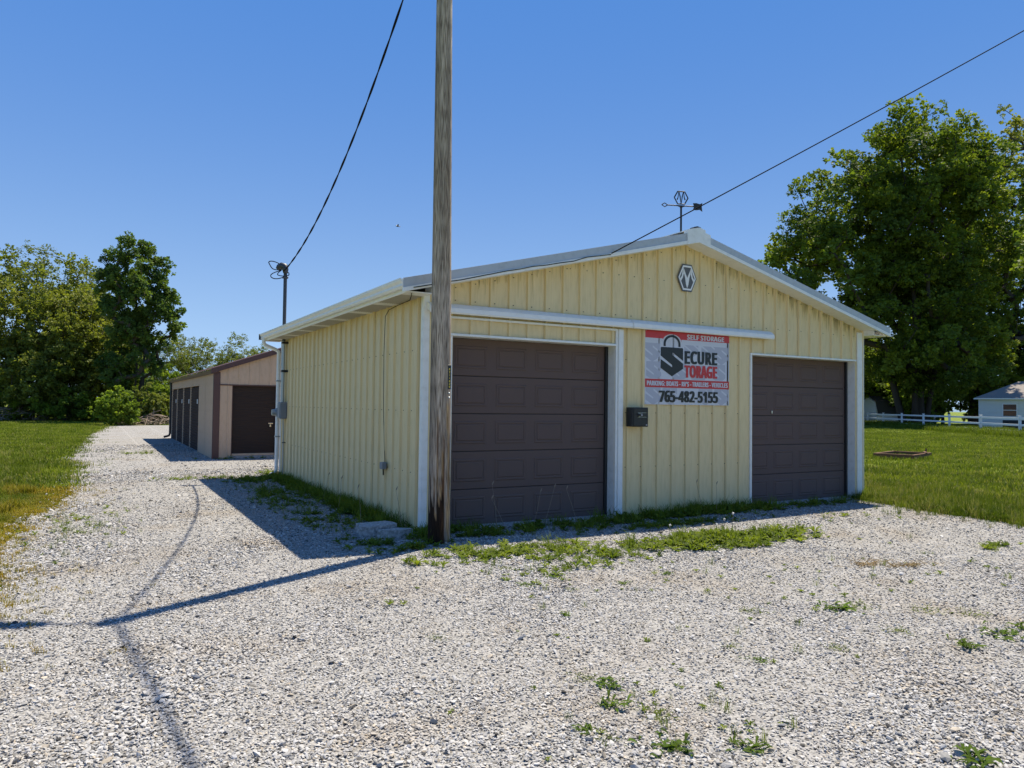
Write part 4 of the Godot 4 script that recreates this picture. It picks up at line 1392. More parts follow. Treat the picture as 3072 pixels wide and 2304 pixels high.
func trees() -> void:
	var dark := [Color(0.080, 0.136, 0.038), Color(0.119, 0.189, 0.048), Color(0.174, 0.246, 0.058)]
	var maple := [Color(0.102, 0.150, 0.028), Color(0.147, 0.210, 0.034), Color(0.255, 0.306, 0.040)]
	var olive := [Color(0.155, 0.190, 0.042), Color(0.195, 0.230, 0.050), Color(0.255, 0.280, 0.062)]
	var spring := [Color(0.15, 0.19, 0.045), Color(0.20, 0.24, 0.055), Color(0.27, 0.29, 0.085)]
	var bright := [Color(0.138, 0.206, 0.030), Color(0.200, 0.288, 0.037), Color(0.275, 0.362, 0.050)]
	# the tree line left of the drive
	tree("broad_tree", "broad olive-green tree with ascending limbs at the end of the lawn", Vector3(-9.18, G, -67.89), [[Vector3(0.00, 8.89, 0.00), Vector3(6.55, 6.08, 5.38)], [Vector3(-3.28, 6.55, 1.17), Vector3(5.38, 4.91, 4.68)], [Vector3(3.51, 6.32, 1.17), Vector3(4.68, 5.15, 4.21)], [Vector3(0.35, 3.51, 2.34), Vector3(6.55, 3.04, 3.51)]], [[Vector3(-0.70, -0.23, 0.00), Vector3(-1.87, 8.19, 0.00)], [Vector3(0.47, -0.23, 0.35), Vector3(1.64, 8.77, 0.00)], [Vector3(0.00, -0.23, -0.35), Vector3(0.00, 9.36, -1.17)]], 430, 230, olive, {"leaf": 0.24, "seed": 5, "trunk_r": 0.24, "clump_r": 1.11, "twig": 0.02})
	tree("broad_tree", "olive-green tree at the far edge of the lawn, left part of the hedge line", Vector3(-17.14, G, -72.33), [[Vector3(0.00, 8.42, 0.00), Vector3(5.62, 6.08, 5.15)], [Vector3(1.17, 3.74, 2.34), Vector3(5.85, 3.28, 4.21)]], [[Vector3(0.00, -0.23, 0.00), Vector3(0.00, 9.36, 0.00)]], 240, 220, olive, {"leaf": 0.24, "seed": 6, "trunk_r": 0.3, "clump_r": 1.11})
	tree("leaning_tree", "spreading olive tree with arching boughs in front of the tall dark tree", Vector3(-5.09, G, -62.39), [[Vector3(-0.47, 7.02, 0.00), Vector3(3.51, 3.51, 3.28)], [Vector3(1.75, 5.15, 1.17), Vector3(3.28, 2.57, 2.81)], [Vector3(-1.40, 3.51, 1.17), Vector3(3.98, 2.81, 2.81)]], [[Vector3(-0.47, -0.23, 0.00), Vector3(-0.94, 7.02, 0.00)], [Vector3(0.35, -0.23, 0.00), Vector3(1.64, 5.85, 0.70)]], 240, 200, olive, {"leaf": 0.24, "seed": 7, "trunk_r": 0.16, "clump_r": 0.94})
	tree("tall_tree", "tall narrow dark green tree standing over the hedge line", Vector3(-1.2, G, -56.5), [[Vector3(0.0, 10.6, 0), Vector3(2.6, 3.9, 2.5)], [Vector3(1.2, 8.2, 0), Vector3(2.1, 2.8, 2.1)], [Vector3(-0.2, 5.0, 0), Vector3(2.3, 3.0, 2.2)], [Vector3(-1.4, 11.9, 0), Vector3(1.4, 1.8, 1.4)], [Vector3(1.3, 12.4, 0), Vector3(0.9, 1.6, 0.9)]], [[Vector3(0, -0.2, 0), Vector3(0.1, 10.5, 0)], [Vector3(0.25, -0.2, 0.1), Vector3(1.0, 8.5, 0)]], 280, 190, dark, {"leaf": 0.21, "seed": 8, "trunk_r": 0.24, "clump_r": 0.62, "shell": 0.6})
	var sh := [[-5.90, -59.58, 2.22, 2.69, "round bright green shrub below the broad olive tree"], [-2.60, -47.90, 1.20, 2.30, "bright green shrub where the lawn meets the gravel drive"], [-0.40, -50.60, 1.50, 2.60, "bright green shrub under the tall dark tree"], [-9.41, -62.62, 2.34, 2.22, "low bright shrub behind the tangled branch heap"], [0.90, -55.00, 1.70, 3.20, "tall bright shrub beside the tall dark tree's trunk"], [2.60, -57.50, 1.90, 2.70, "olive shrub behind the dry brush heap"], [5.20, -60.00, 2.00, 3.40, "bright shrub close to the end of the tan shed"], [8.50, -62.00, 2.30, 3.60, "olive shrub half hidden by the tan shed"], [-3.92, -60.40, 1.64, 1.64, "lowest of the bright shrubs between olive tree and drive"], [-13.63, -68.24, 2.57, 3.04, "bright shrub at the foot of the farther olive tree"], [1.60, -66.00, 2.60, 5.00, "tall thin shrub between the tall dark tree and the spring trees"], [5.00, -71.00, 3.00, 4.60, "wide bright shrub in front of the spring trees"]]
	for i in sh.size():
		var q = sh[i]
		tree("shrub", q[4], Vector3(q[0], G, q[1]), [[Vector3(0, q[3] * 0.50, 0), Vector3(q[2], q[3] * 0.52, q[2] * 0.9)], [Vector3(q[2] * 0.4, q[3] * 0.3, 0.3), Vector3(q[2] * 0.8, q[3] * 0.34, q[2] * 0.7)]], [[Vector3(0, -0.1, 0), Vector3(0.1, q[3] * 0.5, 0)]], 70, 150, bright if i % 3 != 2 else olive, {"leaf": 0.17, "seed": 20 + i, "trunk_r": 0.05, "clump_r": 0.42, "bare": 0.1, "twig": 0.01, "category": "shrub", "group": "shrubs along the hedge line"})
	# thin spring trees further back
	var bt := [[3.9, -84.3, 9.4, 2.9], [7.4, -86.0, 9.6, 3.1], [10.6, -82.2, 9.2, 2.6], [13.6, -85.0, 8.6, 2.3], [16.6, -82.0, 7.6, 2.4], [0.6, -88.0, 9.0, 3.0], [20.5, -84.0, 7.2, 2.8]]
	for i in bt.size():
		var q = bt[i]
		tree("sapling", "thin pale-branched tree with sparse spring leaves beyond the tan shed", Vector3(q[0], G, q[1]), [[Vector3(0, q[2] * 0.56, 0), Vector3(q[3], q[2] * 0.42, q[3])], [Vector3(0.4, q[2] * 0.25, 0), Vector3(q[3] * 1.1, q[2] * 0.25, q[3])]], [[Vector3(-0.2, -0.2, 0), Vector3(-0.6, q[2] * 0.7, 0)], [Vector3(0.2, -0.2, 0), Vector3(0.8, q[2] * 0.6, 0.2)]], 250, 130 if i % 2 == 0 else 170, spring, {"leaf": 0.15, "seed": 40 + i, "trunk_r": 0.13, "clump_r": 0.7, "bark": mats.pale_bark, "twig": 0.028, "shell": 0.8, "group": "thin spring trees beyond the sheds"})
	# the big maple and its neighbours on the right
	tree("maple_tree", "huge dark maple with many trunks and a domed crown behind the fence", Vector3(77.8, G, -41.2), [[Vector3(0.5, 25.5, 0), Vector3(8.0, 11.4, 8.0)], [Vector3(1.5, 30.0, 0.8), Vector3(5.8, 6.8, 5.8)], [Vector3(-6.2, 20.5, -3.4), Vector3(7.8, 11.0, 7.2)], [Vector3(4.5, 22.0, 2.5), Vector3(6.5, 11.5, 6.5)], [Vector3(-9.4, 16.5, -5.2), Vector3(6.0, 8.4, 6.0)], [Vector3(-1, 11.5, 0), Vector3(9.0, 6.4, 7.5)], [Vector3(1.5, 7.5, 2), Vector3(8.5, 4.0, 6.5)]], [[Vector3(-1.0, -0.3, -0.6), Vector3(-5.5, 18, -3.0)], [Vector3(0.3, -0.3, 0.2), Vector3(0.5, 24, 0)], [Vector3(1.1, -0.3, 0.6), Vector3(4.0, 21, 2.2)], [Vector3(-0.4, -0.3, 0.5), Vector3(-2.2, 20, 1.0)]], 700, 240, maple, {"leaf": 0.36, "slim": 0.85, "seed": 60, "wobble": 0.16, "trunk_r": 0.62, "clump_r": 1.45, "shell": 0.55, "twig": 0.045, "bare": 6.0})
	tree("maple_tree", "dark maple with one straight trunk beside the white-sided house", Vector3(96.2, G, -44.6), [[Vector3(1.2, 24.5, 1.0), Vector3(8.0, 10.5, 8.0)], [Vector3(0, 14.0, 0), Vector3(9.2, 7.0, 8.0)]], [[Vector3(0, -0.3, 0), Vector3(0.6, 23, 0.4)]], 230, 260, maple, {"leaf": 0.36, "slim": 0.85, "seed": 61, "trunk_r": 0.62, "clump_r": 1.4, "twig": 0.045, "bare": 5.0})
	tree("light_tree", "pale yellow-green tree with thin leaves rising over the white-sided house", Vector3(108.1, G, -44.7), [[Vector3(0, 32.0, 0), Vector3(9.0, 12.5, 9.0)], [Vector3(1, 18, 0), Vector3(9.5, 9.0, 9.0)]], [[Vector3(0, -0.3, 0), Vector3(0, 29, 0)], [Vector3(0.6, -0.3, 0.4), Vector3(2.8, 27, 1.6)]], 330, 130, [Color(0.17, 0.19, 0.04), Color(0.24, 0.26, 0.05), Color(0.31, 0.31, 0.07)], {"leaf": 0.36, "slim": 0.85, "seed": 62, "trunk_r": 0.5, "clump_r": 1.3, "twig": 0.05, "bare": 5.0})
	tree("maple_tree", "dark maple at the lawn edge shading the fence", Vector3(63.5, G, -15.0), [[Vector3(0, 15.0, 0), Vector3(6.5, 7.5, 6.5)]], [[Vector3(0, -0.3, 0), Vector3(0, 14, 0)]], 170, 260, maple, {"leaf": 0.36, "slim": 0.85, "seed": 63, "trunk_r": 0.45, "clump_r": 1.4, "twig": 0.045, "bare": 4.0})
	var un := [[83.0, -54.5, 13.0, 5.5], [90.0, -52.5, 12.0, 6.0], [96.0, -48.5, 14.0, 6.5], [99.0, -42.0, 13.0, 6.5], [103.0, -36.0, 14.0, 7.0], [77.5, -57.5, 13.0, 5.5], [88.0, -47.5, 7.0, 4.0]]
	for i in un.size():
		var q = un[i]
		tree("understorey_tree", "low leafy tree filling the gap between the maple trunks", Vector3(q[0], G, q[1]), [[Vector3(0, q[2] * 0.5, 0), Vector3(q[3], q[2] * 0.5, q[3])]], [[Vector3(0, -0.2, 0), Vector3(0, q[2] * 0.6, 0)]], 130, 200, bright if i % 2 == 0 else maple, {"leaf": 0.36, "slim": 0.85, "seed": 70 + i, "trunk_r": 0.2, "clump_r": 1.1, "bare": 0.5, "twig": 0.03, "group": "understorey trees behind the fence"})

# ------------------------------------------------------------------ small things
func small_things() -> void:
	# broken concrete at the corner
	for q in [["broken_slab", "flat grey broken concrete slab lying at the building corner", Vector3(-0.58, G, -0.16), 0.62, 0.40, 0.15, 0.25], ["broken_slab", "smaller pale concrete chunk lying against the flat slab", Vector3(-0.42, G, 0.17), 0.46, 0.17, 0.12, -0.12]]:
		var b := thing(q[0], q[1], "concrete", q[2])
		b.rotation.y = q[6]
		var poly := PackedVector2Array()
		for i in 9:
			var a := TAU * i / 9.0
			var k := 0.82 + 0.18 * sin(i * 2.7 + q[3] * 20.0)
			poly.append(Vector2(cos(a) * q[3] * 0.55 * k, sin(a) * q[4] * 0.6 * k))
		var s := st()
		prism(s, poly, Transform3D(Basis(Vector3(1, 0, 0), Vector3(0, 0, -1), Vector3(0, 1, 0)), Vector3(0, -0.02, 0)), q[5])
		put(s, "slab", mats.concrete, b)
	# timber frame on the lawn
	var f := thing("timber_frame", "low weathered timber sandbox frame lying on the lawn", "sandbox", Vector3(21.9, G - 0.03, -7.2))
	f.rotation.y = 0.30
	for q in [[Vector3(0, 0.09, 0.62), Vector3(2.3, 0.2, 0.09), 0.0], [Vector3(0, 0.09, -0.62), Vector3(2.3, 0.2, 0.09), 0.0], [Vector3(-1.1, 0.09, 0), Vector3(0.09, 0.2, 1.14), 0.0], [Vector3(1.1, 0.09, 0), Vector3(0.09, 0.2, 1.14), 0.0], [Vector3(0.75, 0.20, 0.55), Vector3(0.8, 0.05, 0.10), 0.3]]:
		var s := st()
		box(s, q[0], q[1], 0.01, Basis(Vector3.UP, q[2]))
		put(s, "plank", mats.timber, f)
	var s0 := st()
	tube(s0, [Vector3(1.05, 0.1, 0.5), Vector3(1.08, 0.34, 0.5)], [0.035, 0.03], 6)
	put(s0, "stake", mats.timber, f)
	# brush piles by the tree line
	for q in [[Vector3(-9.6, G, -61.5), 4.2, 1.3, 200, "tangled heap of dead branches at the end of the lawn", 1], [Vector3(-0.2, G, -49.2), 2.4, 0.85, 190, "low heap of dry brush at the end of the gravel drive", 2], [Vector3(-15.0, G, -63.0), 3.6, 1.1, 130, "grey heap of dead limbs beyond the olive trees", 3]]:
		var b := thing("brush_pile", q[4], "brush pile", q[0])
		var s := st()
		var r := RandomNumberGenerator.new()
		r.seed = q[5]
		for i in q[3]:
			var p := rand_in(r) * Vector3(q[1], q[2], 1.3)
			p.y = absf(p.y) * maxf(0.15, 1.0 - absf(p.x) / q[1])
			var d := Vector3(r.randfn(), r.randfn() * 0.35, r.randfn() * 0.7).normalized() * r.randf_range(0.4, 1.2)
			tube(s, [p - d * 0.5, p + Vector3(0, r.randf() * 0.12, 0), p + d * 0.5], [0.035, 0.028, 0.012], 4, false)
		put(s, "branches", mats.dead_wood, b)
	# one bird on the wing
	var bd := thing("bird", "small dark bird flying above the cream building", "bird", Vector3(10.28, 11.35, -28.59))
	var s2 := st()
	tube(s2, [Vector3(-0.12, 0, 0), Vector3(-0.08, 0.01, 0), Vector3(0.0, 0.0, 0), Vector3(0.08, 0, 0), Vector3(0.16, 0.0, 0)], [0.008, 0.024, 0.034, 0.02, 0.012], 7)
	for sd in [-1.0, 1.0]:
		quado(s2, Vector3(-0.05, 0.01, 0), Vector3(0.04, 0.01, 0), Vector3(0.03, 0.09, sd * 0.11), Vector3(-0.04, 0.09, sd * 0.11), Vector3(0, -1, 0))
		t3o(s2, Vector3(-0.04, 0.09, sd * 0.11), Vector3(0.03, 0.09, sd * 0.11), Vector3(0.10, 0.05, sd * 0.25), Vector3(0, -1, 0))
	put(s2, "body", mats.black_metal, bd)
	# dry grass wisps lying on the gravel
	for q in [[Vector3(3.60, G, 3.98), 1], [Vector3(3.95, G, 4.22), 2]]:
		var b := thing("dry_grass_clump", "clump of dry brown grass lying flat on the gravel", "dry grass", q[0], "dry grass on the gravel")
		var s := st()
		var r := RandomNumberGenerator.new()
		r.seed = q[1] + 90
		for i in 70:
			var p := Vector3(r.randfn() * 0.14, 0.005, r.randfn() * 0.05)
			var d := Vector3(r.randfn(), r.randf() * 0.25, r.randfn() * 0.6).normalized() * r.randf_range(0.06, 0.18)
			s.set_color(Color(0.30, 0.22, 0.11) * r.randf_range(0.6, 1.2))
			tube(s, [p, p + d * 0.5 + Vector3(0, 0.012, 0), p + d], [0.003, 0.0025, 0.001], 3, false)
		put(s, "stems", mats.twig, b)

# ------------------------------------------------------------------ gravel stones
func chip(sd: int) -> ArrayMesh:
	var r := RandomNumberGenerator.new()
	r.seed = sd
	var t := (1.0 + sqrt(5.0)) / 2.0
	var v := [Vector3(-1, t, 0), Vector3(1, t, 0), Vector3(-1, -t, 0), Vector3(1, -t, 0), Vector3(0, -1, t), Vector3(0, 1, t), Vector3(0, -1, -t), Vector3(0, 1, -t), Vector3(t, 0, -1), Vector3(t, 0, 1), Vector3(-t, 0, -1), Vector3(-t, 0, 1)]
	for i in 12:
		v[i] = v[i].normalized() * r.randf_range(0.55, 1.35) * Vector3(1.0, 0.36, r.randf_range(0.55, 0.85))
		v[i].y = minf(v[i].y, r.randf_range(0.22, 0.36))
	var f := [[0, 11, 5], [0, 5, 1], [0, 1, 7], [0, 7, 10], [0, 10, 11], [1, 5, 9], [5, 11, 4], [11, 10, 2], [10, 7, 6], [7, 1, 8], [3, 9, 4], [3, 4, 2], [3, 2, 6], [3, 6, 8], [3, 8, 9], [4, 9, 5], [2, 4, 11], [6, 2, 10], [8, 6, 7], [9, 8, 1]]
	var s := st()
	for q in f:
		t3o(s, v[q[0]], v[q[1]], v[q[2]], Vector3.ZERO)
	s.generate_normals()
	var m := s.commit()
	m.surface_set_material(0, mats.stone)
	return m

func gravel_stones() -> void:
	var root := Node3D.new()
	root.name = "gravel"
	root.set_meta("kind", "stuff")
	tag(root, "loose pale limestone chips covering the drive", "gravel")
	add_child(root)
	var r := RandomNumberGenerator.new()
	r.seed = 5
	var kinds := 6
	var xf := []
	var cols := []
	for k in kinds:
		xf.append([])
		cols.append(PackedColorArray())
	var head := atan2(0.493, -0.869)  # heading of the lens, from +z round to +x
	var bands := [[1.8, 4.6, 4200.0], [4.6, 7.0, 3200.0], [7.0, 10.0, 1900.0], [10.0, 14.0, 950.0], [14.0, 20.0, 420.0], [20.0, 32.0, 110.0]]
	for bd in bands:
		var half := 0.78
		var n := int(bd[2] * half * (bd[1] * bd[1] - bd[0] * bd[0]))
		for i in n:
			var rad := sqrt(lerpf(bd[0] * bd[0], bd[1] * bd[1], r.randf()))
			var an := head + r.randf_range(-half, half)
			var x := CAM.x + sin(an) * rad
			var z := CAM.z + cos(an) * rad
			if in_building(x, z) or x < left_edge(z) - r.randf() * r.randf() * 0.5 or x > right_edge(z) + r.randf() * r.randf() * 0.25:
				continue
			# wheel tracks: pressed in, fewer and finer stones; loose coarse stone heaped between them
			var lane := noise.get_noise_2d(x * 38.0 + 900.0 + z * 22.0, z * 14.0 - x * 6.0) * 1.5 + noise.get_noise_2d(x * 150.0, z * 150.0) * 0.5
			if r.randf() > clampf(0.90 + lane * 0.9, 0.58, 1.0):
				continue
			var sz := (0.0076 + 0.0092 * r.randf() * r.randf() + maxf(0.0, lane) * 0.007) * (1.0 + maxf(rad - 5.0, 0.0) * 0.05)
			if r.randf() < 0.016:
				sz *= r.randf_range(1.5, 2.3)
			var k := r.randi() % kinds
			var b := Basis.from_euler(Vector3(r.randfn() * 0.38, r.randf() * TAU, r.randfn() * 0.38)).scaled(Vector3(sz, sz * r.randf_range(0.7, 1.15), sz))
			xf[k].append(Transform3D(b, Vector3(x, ground_y(x, z) + sz * r.randf_range(0.05, 0.55), z)))
			var g := 0.27 + 0.20 * r.randf()
			var u := r.randf()
			var c := Color(g, g * 0.98, g * 0.945)
			if u < 0.07:
				c = Color(0.06, 0.058, 0.055) * r.randf_range(0.7, 1.8)
			elif u < 0.20:
				c = Color(g * 0.64, g * 0.635, g * 0.62)
			elif u < 0.30:
				c = Color(g * 0.95, g * 0.84, g * 0.68)
			cols[k].append(c * dirt(x, z))
	for k in kinds:
		multi("chips", chip(100 + k), xf[k], cols[k], root)

# ------------------------------------------------------------------ weeds and grass
func weed_mesh(n: int, ln: float, wd: float, lift: float, sd: int) -> ArrayMesh:
	# a rosette of broad leaves, each folded along its midrib
	var r := RandomNumberGenerator.new()
	r.seed = sd
	var s := st()
	for i in n:
		var a := TAU * (i + r.randf() * 0.7) / n
		var k := ln * r.randf_range(0.55, 1.15)
		var d := Vector3(cos(a), 0, sin(a))
		var x := Vector3(-sin(a), 0, cos(a))
		var up := lift * r.randf_range(0.4, 1.4)
		var p0 := Vector3.ZERO
		var p1 := d * k * 0.35 + Vector3(0, up * k * 0.5, 0)
		var p2 := d * k * 0.72 + Vector3(0, up * k * 0.75, 0)
		var p3 := d * k + Vector3(0, up * k * 0.55, 0)
		var tint := r.randf_range(0.75, 1.2)
		s.set_color(Color(tint, tint, tint))
		var f := Vector3(0, wd * 0.25, 0)
		for sg in [-1.0, 1.0]:
			t3(s, p0, p1, p1 + x * sg * wd * 0.42 + f)
			t3(s, p1, p2, p1 + x * sg * wd * 0.42 + f)
			t3(s, p1 + x * sg * wd * 0.42 + f, p2, p2 + x * sg * wd * 0.5 + f)
			t3(s, p2, p3, p2 + x * sg * wd * 0.5 + f)
	s.generate_normals()
	var m := s.commit()
	m.surface_set_material(0, mats.leaf)
	return m

func tuft_mesh(n: int, h: float, w: float, sd: int, spread := 0.03) -> ArrayMesh:
	var r := RandomNumberGenerator.new()
	r.seed = sd
	var s := st()
	for i in n:
		var a := r.randf() * TAU
		var o := Vector3(r.randfn() * spread, 0, r.randfn() * spread)
		var d := Vector3(cos(a), 0, sin(a))
		var x := Vector3(-sin(a), 0, cos(a)) * w * 0.5
		var k := h * r.randf_range(0.5, 1.2)
		var lean := r.randf_range(0.1, 0.7)
		var m1 := o + Vector3(0, k * 0.55, 0) + d * k * lean * 0.3
		var tip := o + Vector3(0, k * (1.0 - lean * 0.25), 0) + d * k * lean
		var tint := r.randf_range(0.75, 1.25)
		s.set_color(Color(tint, tint, tint))
		t3(s, o - x, m1 - x * 0.8, m1 + x * 0.8)
		t3(s, o - x, m1 + x * 0.8, o + x)
		t3(s, m1 - x * 0.8, tip, m1 + x * 0.8)
	s.generate_normals()
	var m := s.commit()
	m.surface_set_material(0, mats.blade)
	return m

func weeds() -> void:
	var r := RandomNumberGenerator.new()
	r.seed = 15
	var green := [Color(0.09, 0.135, 0.018), Color(0.15, 0.205, 0.024), Color(0.22, 0.27, 0.035)]
	var protos := [weed_mesh(9, 0.075, 0.024, 0.5, 1), weed_mesh(11, 0.055, 0.016, 0.8, 2), weed_mesh(7, 0.10, 0.030, 0.9, 3), tuft_mesh(14, 0.16, 0.006, 4)]
	# spreading cover: [centre x, z, radius x, z, plants, size, share of grass]
	var areas := [[3.35, 2.28, 1.15, 0.34, 800, 1.15, 0.1, false], [2.75, 2.05, 0.9, 0.28, 160, 0.9, 0.1, false], [0.55, 1.75, 1.1, 0.42, 300, 0.9, 0.1, false], [1.35, 2.35, 0.75, 0.35, 110, 0.9, 0.1, false], [-0.05, 1.45, 0.4, 0.25, 60, 0.8, 0.1, false], [0.2, 2.65, 0.9, 0.3, 46, 0.7, 0.2, false], [-0.55, 1.0, 0.45, 0.16, 90, 0.9, 0.2, false], [4.7, 0.28, 1.5, 0.24, 420, 1.2, 0.24, true], [2.0, 0.42, 1.9, 0.3, 330, 0.88, 0.27, true], [7.4, 0.3, 1.5, 0.22, 150, 0.8, 0.24, true], [3.6, 0.95, 1.4, 0.25, 160, 0.72, 0.12, true], [0.3, 0.25, 0.5, 0.3, 120, 1.04, 0.3, true], [9.1, 0.25, 0.3, 0.2, 70, 1.04, 0.24, true], [-0.22, -2.2, 0.2, 2.2, 420, 1.2, 0.36, true], [-0.24, -6.2, 0.22, 2.4, 460, 1.04, 0.36, true], [-0.85, -1.6, 0.4, 1.3, 150, 0.64, 0.18, true], [-0.95, -4.6, 0.4, 1.8, 240, 0.72, 0.24, true], [-0.65, -7.6, 0.6, 0.5, 180, 0.8, 0.24, true], [-0.75, 0.35, 0.35, 0.35, 90, 0.72, 0.18, true], [-1.6, -8.3, 0.9, 0.35, 80, 0.64, 0.12, true], [-2.6, -17.2, 0.5, 0.3, 40, 0.8, 0.4, false], [0.6, -14.1, 1.4, 0.12, 60, 0.8, 0.4, false], [6.1, 4.05, 0.6, 0.2, 26, 0.8, 0.1, false], [-3.9, -2.6, 0.7, 2.2, 120, 0.6, 0.5, false], [6.6, 1.6, 0.9, 0.35, 22, 0.7, 0.2, false], [1.0, 4.2, 2.2, 1.3, 70, 0.42, 0.2, false], [-1.0, 5.8, 0.9, 0.7, 40, 0.35, 0.2, false], [4.2, 4.4, 2.0, 1.2, 46, 0.5, 0.2, false], [0.4, 3.0, 1.6, 0.6, 40, 0.5, 0.1, false], [-0.9, 6.2, 0.35, 0.35, 26, 0.4, 0.5, false]]
	var xf := [[], [], [], []]
	var cols := [PackedColorArray(), PackedColorArray(), PackedColorArray(), PackedColorArray()]
	for a in areas:
		for i in int(a[4] * (1.9 if a[7] else 1.0)):
			var p := Vector2(r.randfn(), r.randfn()) * 0.55
			var x: float = a[0] + clampf(p.x, -1.3, 1.3) * a[2]
			var z: float = a[1] + clampf(p.y, -1.3, 1.3) * a[3]
			if in_building(x, z) or noise.get_noise_2d(x * 260.0, z * 260.0) < -0.12 or (x > -0.95 and x < -0.15 and z > -0.38 and z < 0.32):
				continue
			var k := 3 if r.randf() < a[6] else r.randi() % 3
			var sc: float = a[5] * r.randf_range(0.6, 1.3)
			xf[k].append(Transform3D(Basis.from_euler(Vector3(r.randfn() * 0.12, r.randf() * TAU, r.randfn() * 0.12)).scaled(Vector3.ONE * sc), Vector3(x, ground_y(x, z) + 0.002, z)))
			var u := r.randf() * 1.99
			cols[k].append(green[int(u)].lerp(green[int(u) + 1], u - int(u)))
	var root := Node3D.new()
	root.name = "weeds"
	root.set_meta("kind", "stuff")
	tag(root, "low green weeds spreading over the gravel along the cream building", "weeds")
	add_child(root)
	for k in 4:
		multi("leaves", protos[k], xf[k], cols[k], root)
	# plants that stand alone in the gravel
	var spots := [[1.75, 4.99, 1.5, 0], [1.95, 5.02, 1.2, 1], [2.40, 5.40, 1.1, 1], [2.62, 5.62, 1.0, 1], [2.28, 6.05, 1.5, 0], [2.55, 6.10, 1.6, 2], [1.69, 6.08, 1.4, 2], [1.01, 4.70, 0.9, 1], [1.59, 5.63, 0.9, 1], [0.83, 5.69, 0.8, 1], [1.30, 3.34, 0.7, 0], [-0.06, 2.43, 0.9, 1], [-0.21, 3.11, 0.8, 0], [-0.45, 4.10, 0.7, 2], [0.21, 2.90, 1.0, 0], [-1.22, 5.72, 1.2, 2], [-1.04, 5.46, 1.0, 0], [-1.10, 5.30, 0.8, 1], [-1.06, 5.97, 0.9, 1], [-1.54, 5.92, 0.8, 2], [-1.26, 6.28, 1.2, 0], [0.16, 5.31, 0.6, 1], [-0.92, 6.48, 1.0, 2], [-0.07, 7.10, 1.5, 2], [-1.50, 6.06, 0.6, 1], [6.12, 4.02, 1.0, 0], [4.85, 3.89, 0.7, 1], [0.11, 5.60, 0.6, 0], [-1.60, 4.15, 0.6, 1], [0.63, 3.48, 0.7, 2], [0.05, 3.45, 0.6, 1]]
	var names := [["broadleaf_weed", "flat rosette of broad green leaves growing alone in the gravel"], ["clover_weed", "small tufted weed with narrow leaves growing alone in the gravel"], ["dandelion_plant", "dandelion plant with long raised leaves growing alone in the gravel"]]
	for q in spots:
		var o := MeshInstance3D.new()
		o.name = numbered(names[q[3]][0])
		var mesh := weed_plant(int(q[3]), r)
		o.mesh = mesh
		o.position = Vector3(q[0], ground_y(q[0], q[1]) + 0.003, q[1])
		o.scale = Vector3.ONE * q[2] * 0.85
		o.rotation.y = r.randf() * TAU
		add_child(o)
		tag(o, names[q[3]][1], "weed", "weeds standing alone in the gravel")
	# dry stalks in front of the doors
	for q in [[0.98, 0.30, 0.62], [1.06, 0.42, 0.45], [1.55, 0.30, 0.5], [1.75, 0.26, 0.55], [2.30, 0.3, 0.5], [4.7, 0.35, 0.5], [4.95, 0.4, 0.45], [-0.5, -1.0, 0.5], [-0.42, -2.4, 0.5], [-0.35, -3.6, 0.45], [-0.12, -0.4, 0.5]]:
		var o := thing("dry_stalk", "thin dry grass stalk standing at the foot of the cream building", "stalk", Vector3(q[0], G, q[1]), "dry stalks at the foot of the building")
		var s := st()
		var ln: Vector3 = Vector3(r.randfn() * 0.12, q[2], r.randfn() * 0.08)
		tube(s, [Vector3.ZERO, ln * 0.5 + Vector3(0.01, 0, 0), ln], [0.004, 0.003, 0.002], 4)
		put(s, "stem", mats.dead_wood, o)
		s = st()
		tube(s, [ln, ln + Vector3(0.01, 0.03, 0), ln + Vector3(0.025, 0.06, 0)], [0.003, 0.009, 0.002], 5)
		put(s, "seed_head", mats.dead_wood, o)
	# dandelion clocks
	for q in [[3.55, 1.92, 0.20], [3.86, 1.78, 0.24], [2.75, 1.75, 0.15], [3.28, 2.05, 0.17], [3.62, 2.20, 0.13]]:
		var o := thing("dandelion_clock", "white dandelion seed head on a thin stalk in the weed patch", "dandelion", Vector3(q[0], G, q[1]), "dandelion seed heads in the weed patch")
		var s := st()
		tube(s, [Vector3.ZERO, Vector3(0.01, q[2] * 0.6, 0), Vector3(0.015, q[2], 0)], [0.004, 0.0035, 0.003], 5)
		put(s, "stem", mats.dead_wood, o)
		s = st()
		for i in 45:
			var d := rand_in(r).normalized()
			var c := Vector3(0.015, q[2] + 0.012, 0)
			var x := d.cross(Vector3(0.3, 0.9, 0.2)).normalized() * 0.005
			t3(s, c + d * 0.005, c + d * 0.017 + x, c + d * 0.017 - x)
		put(s, "seed_head", mats.fence_white, o)

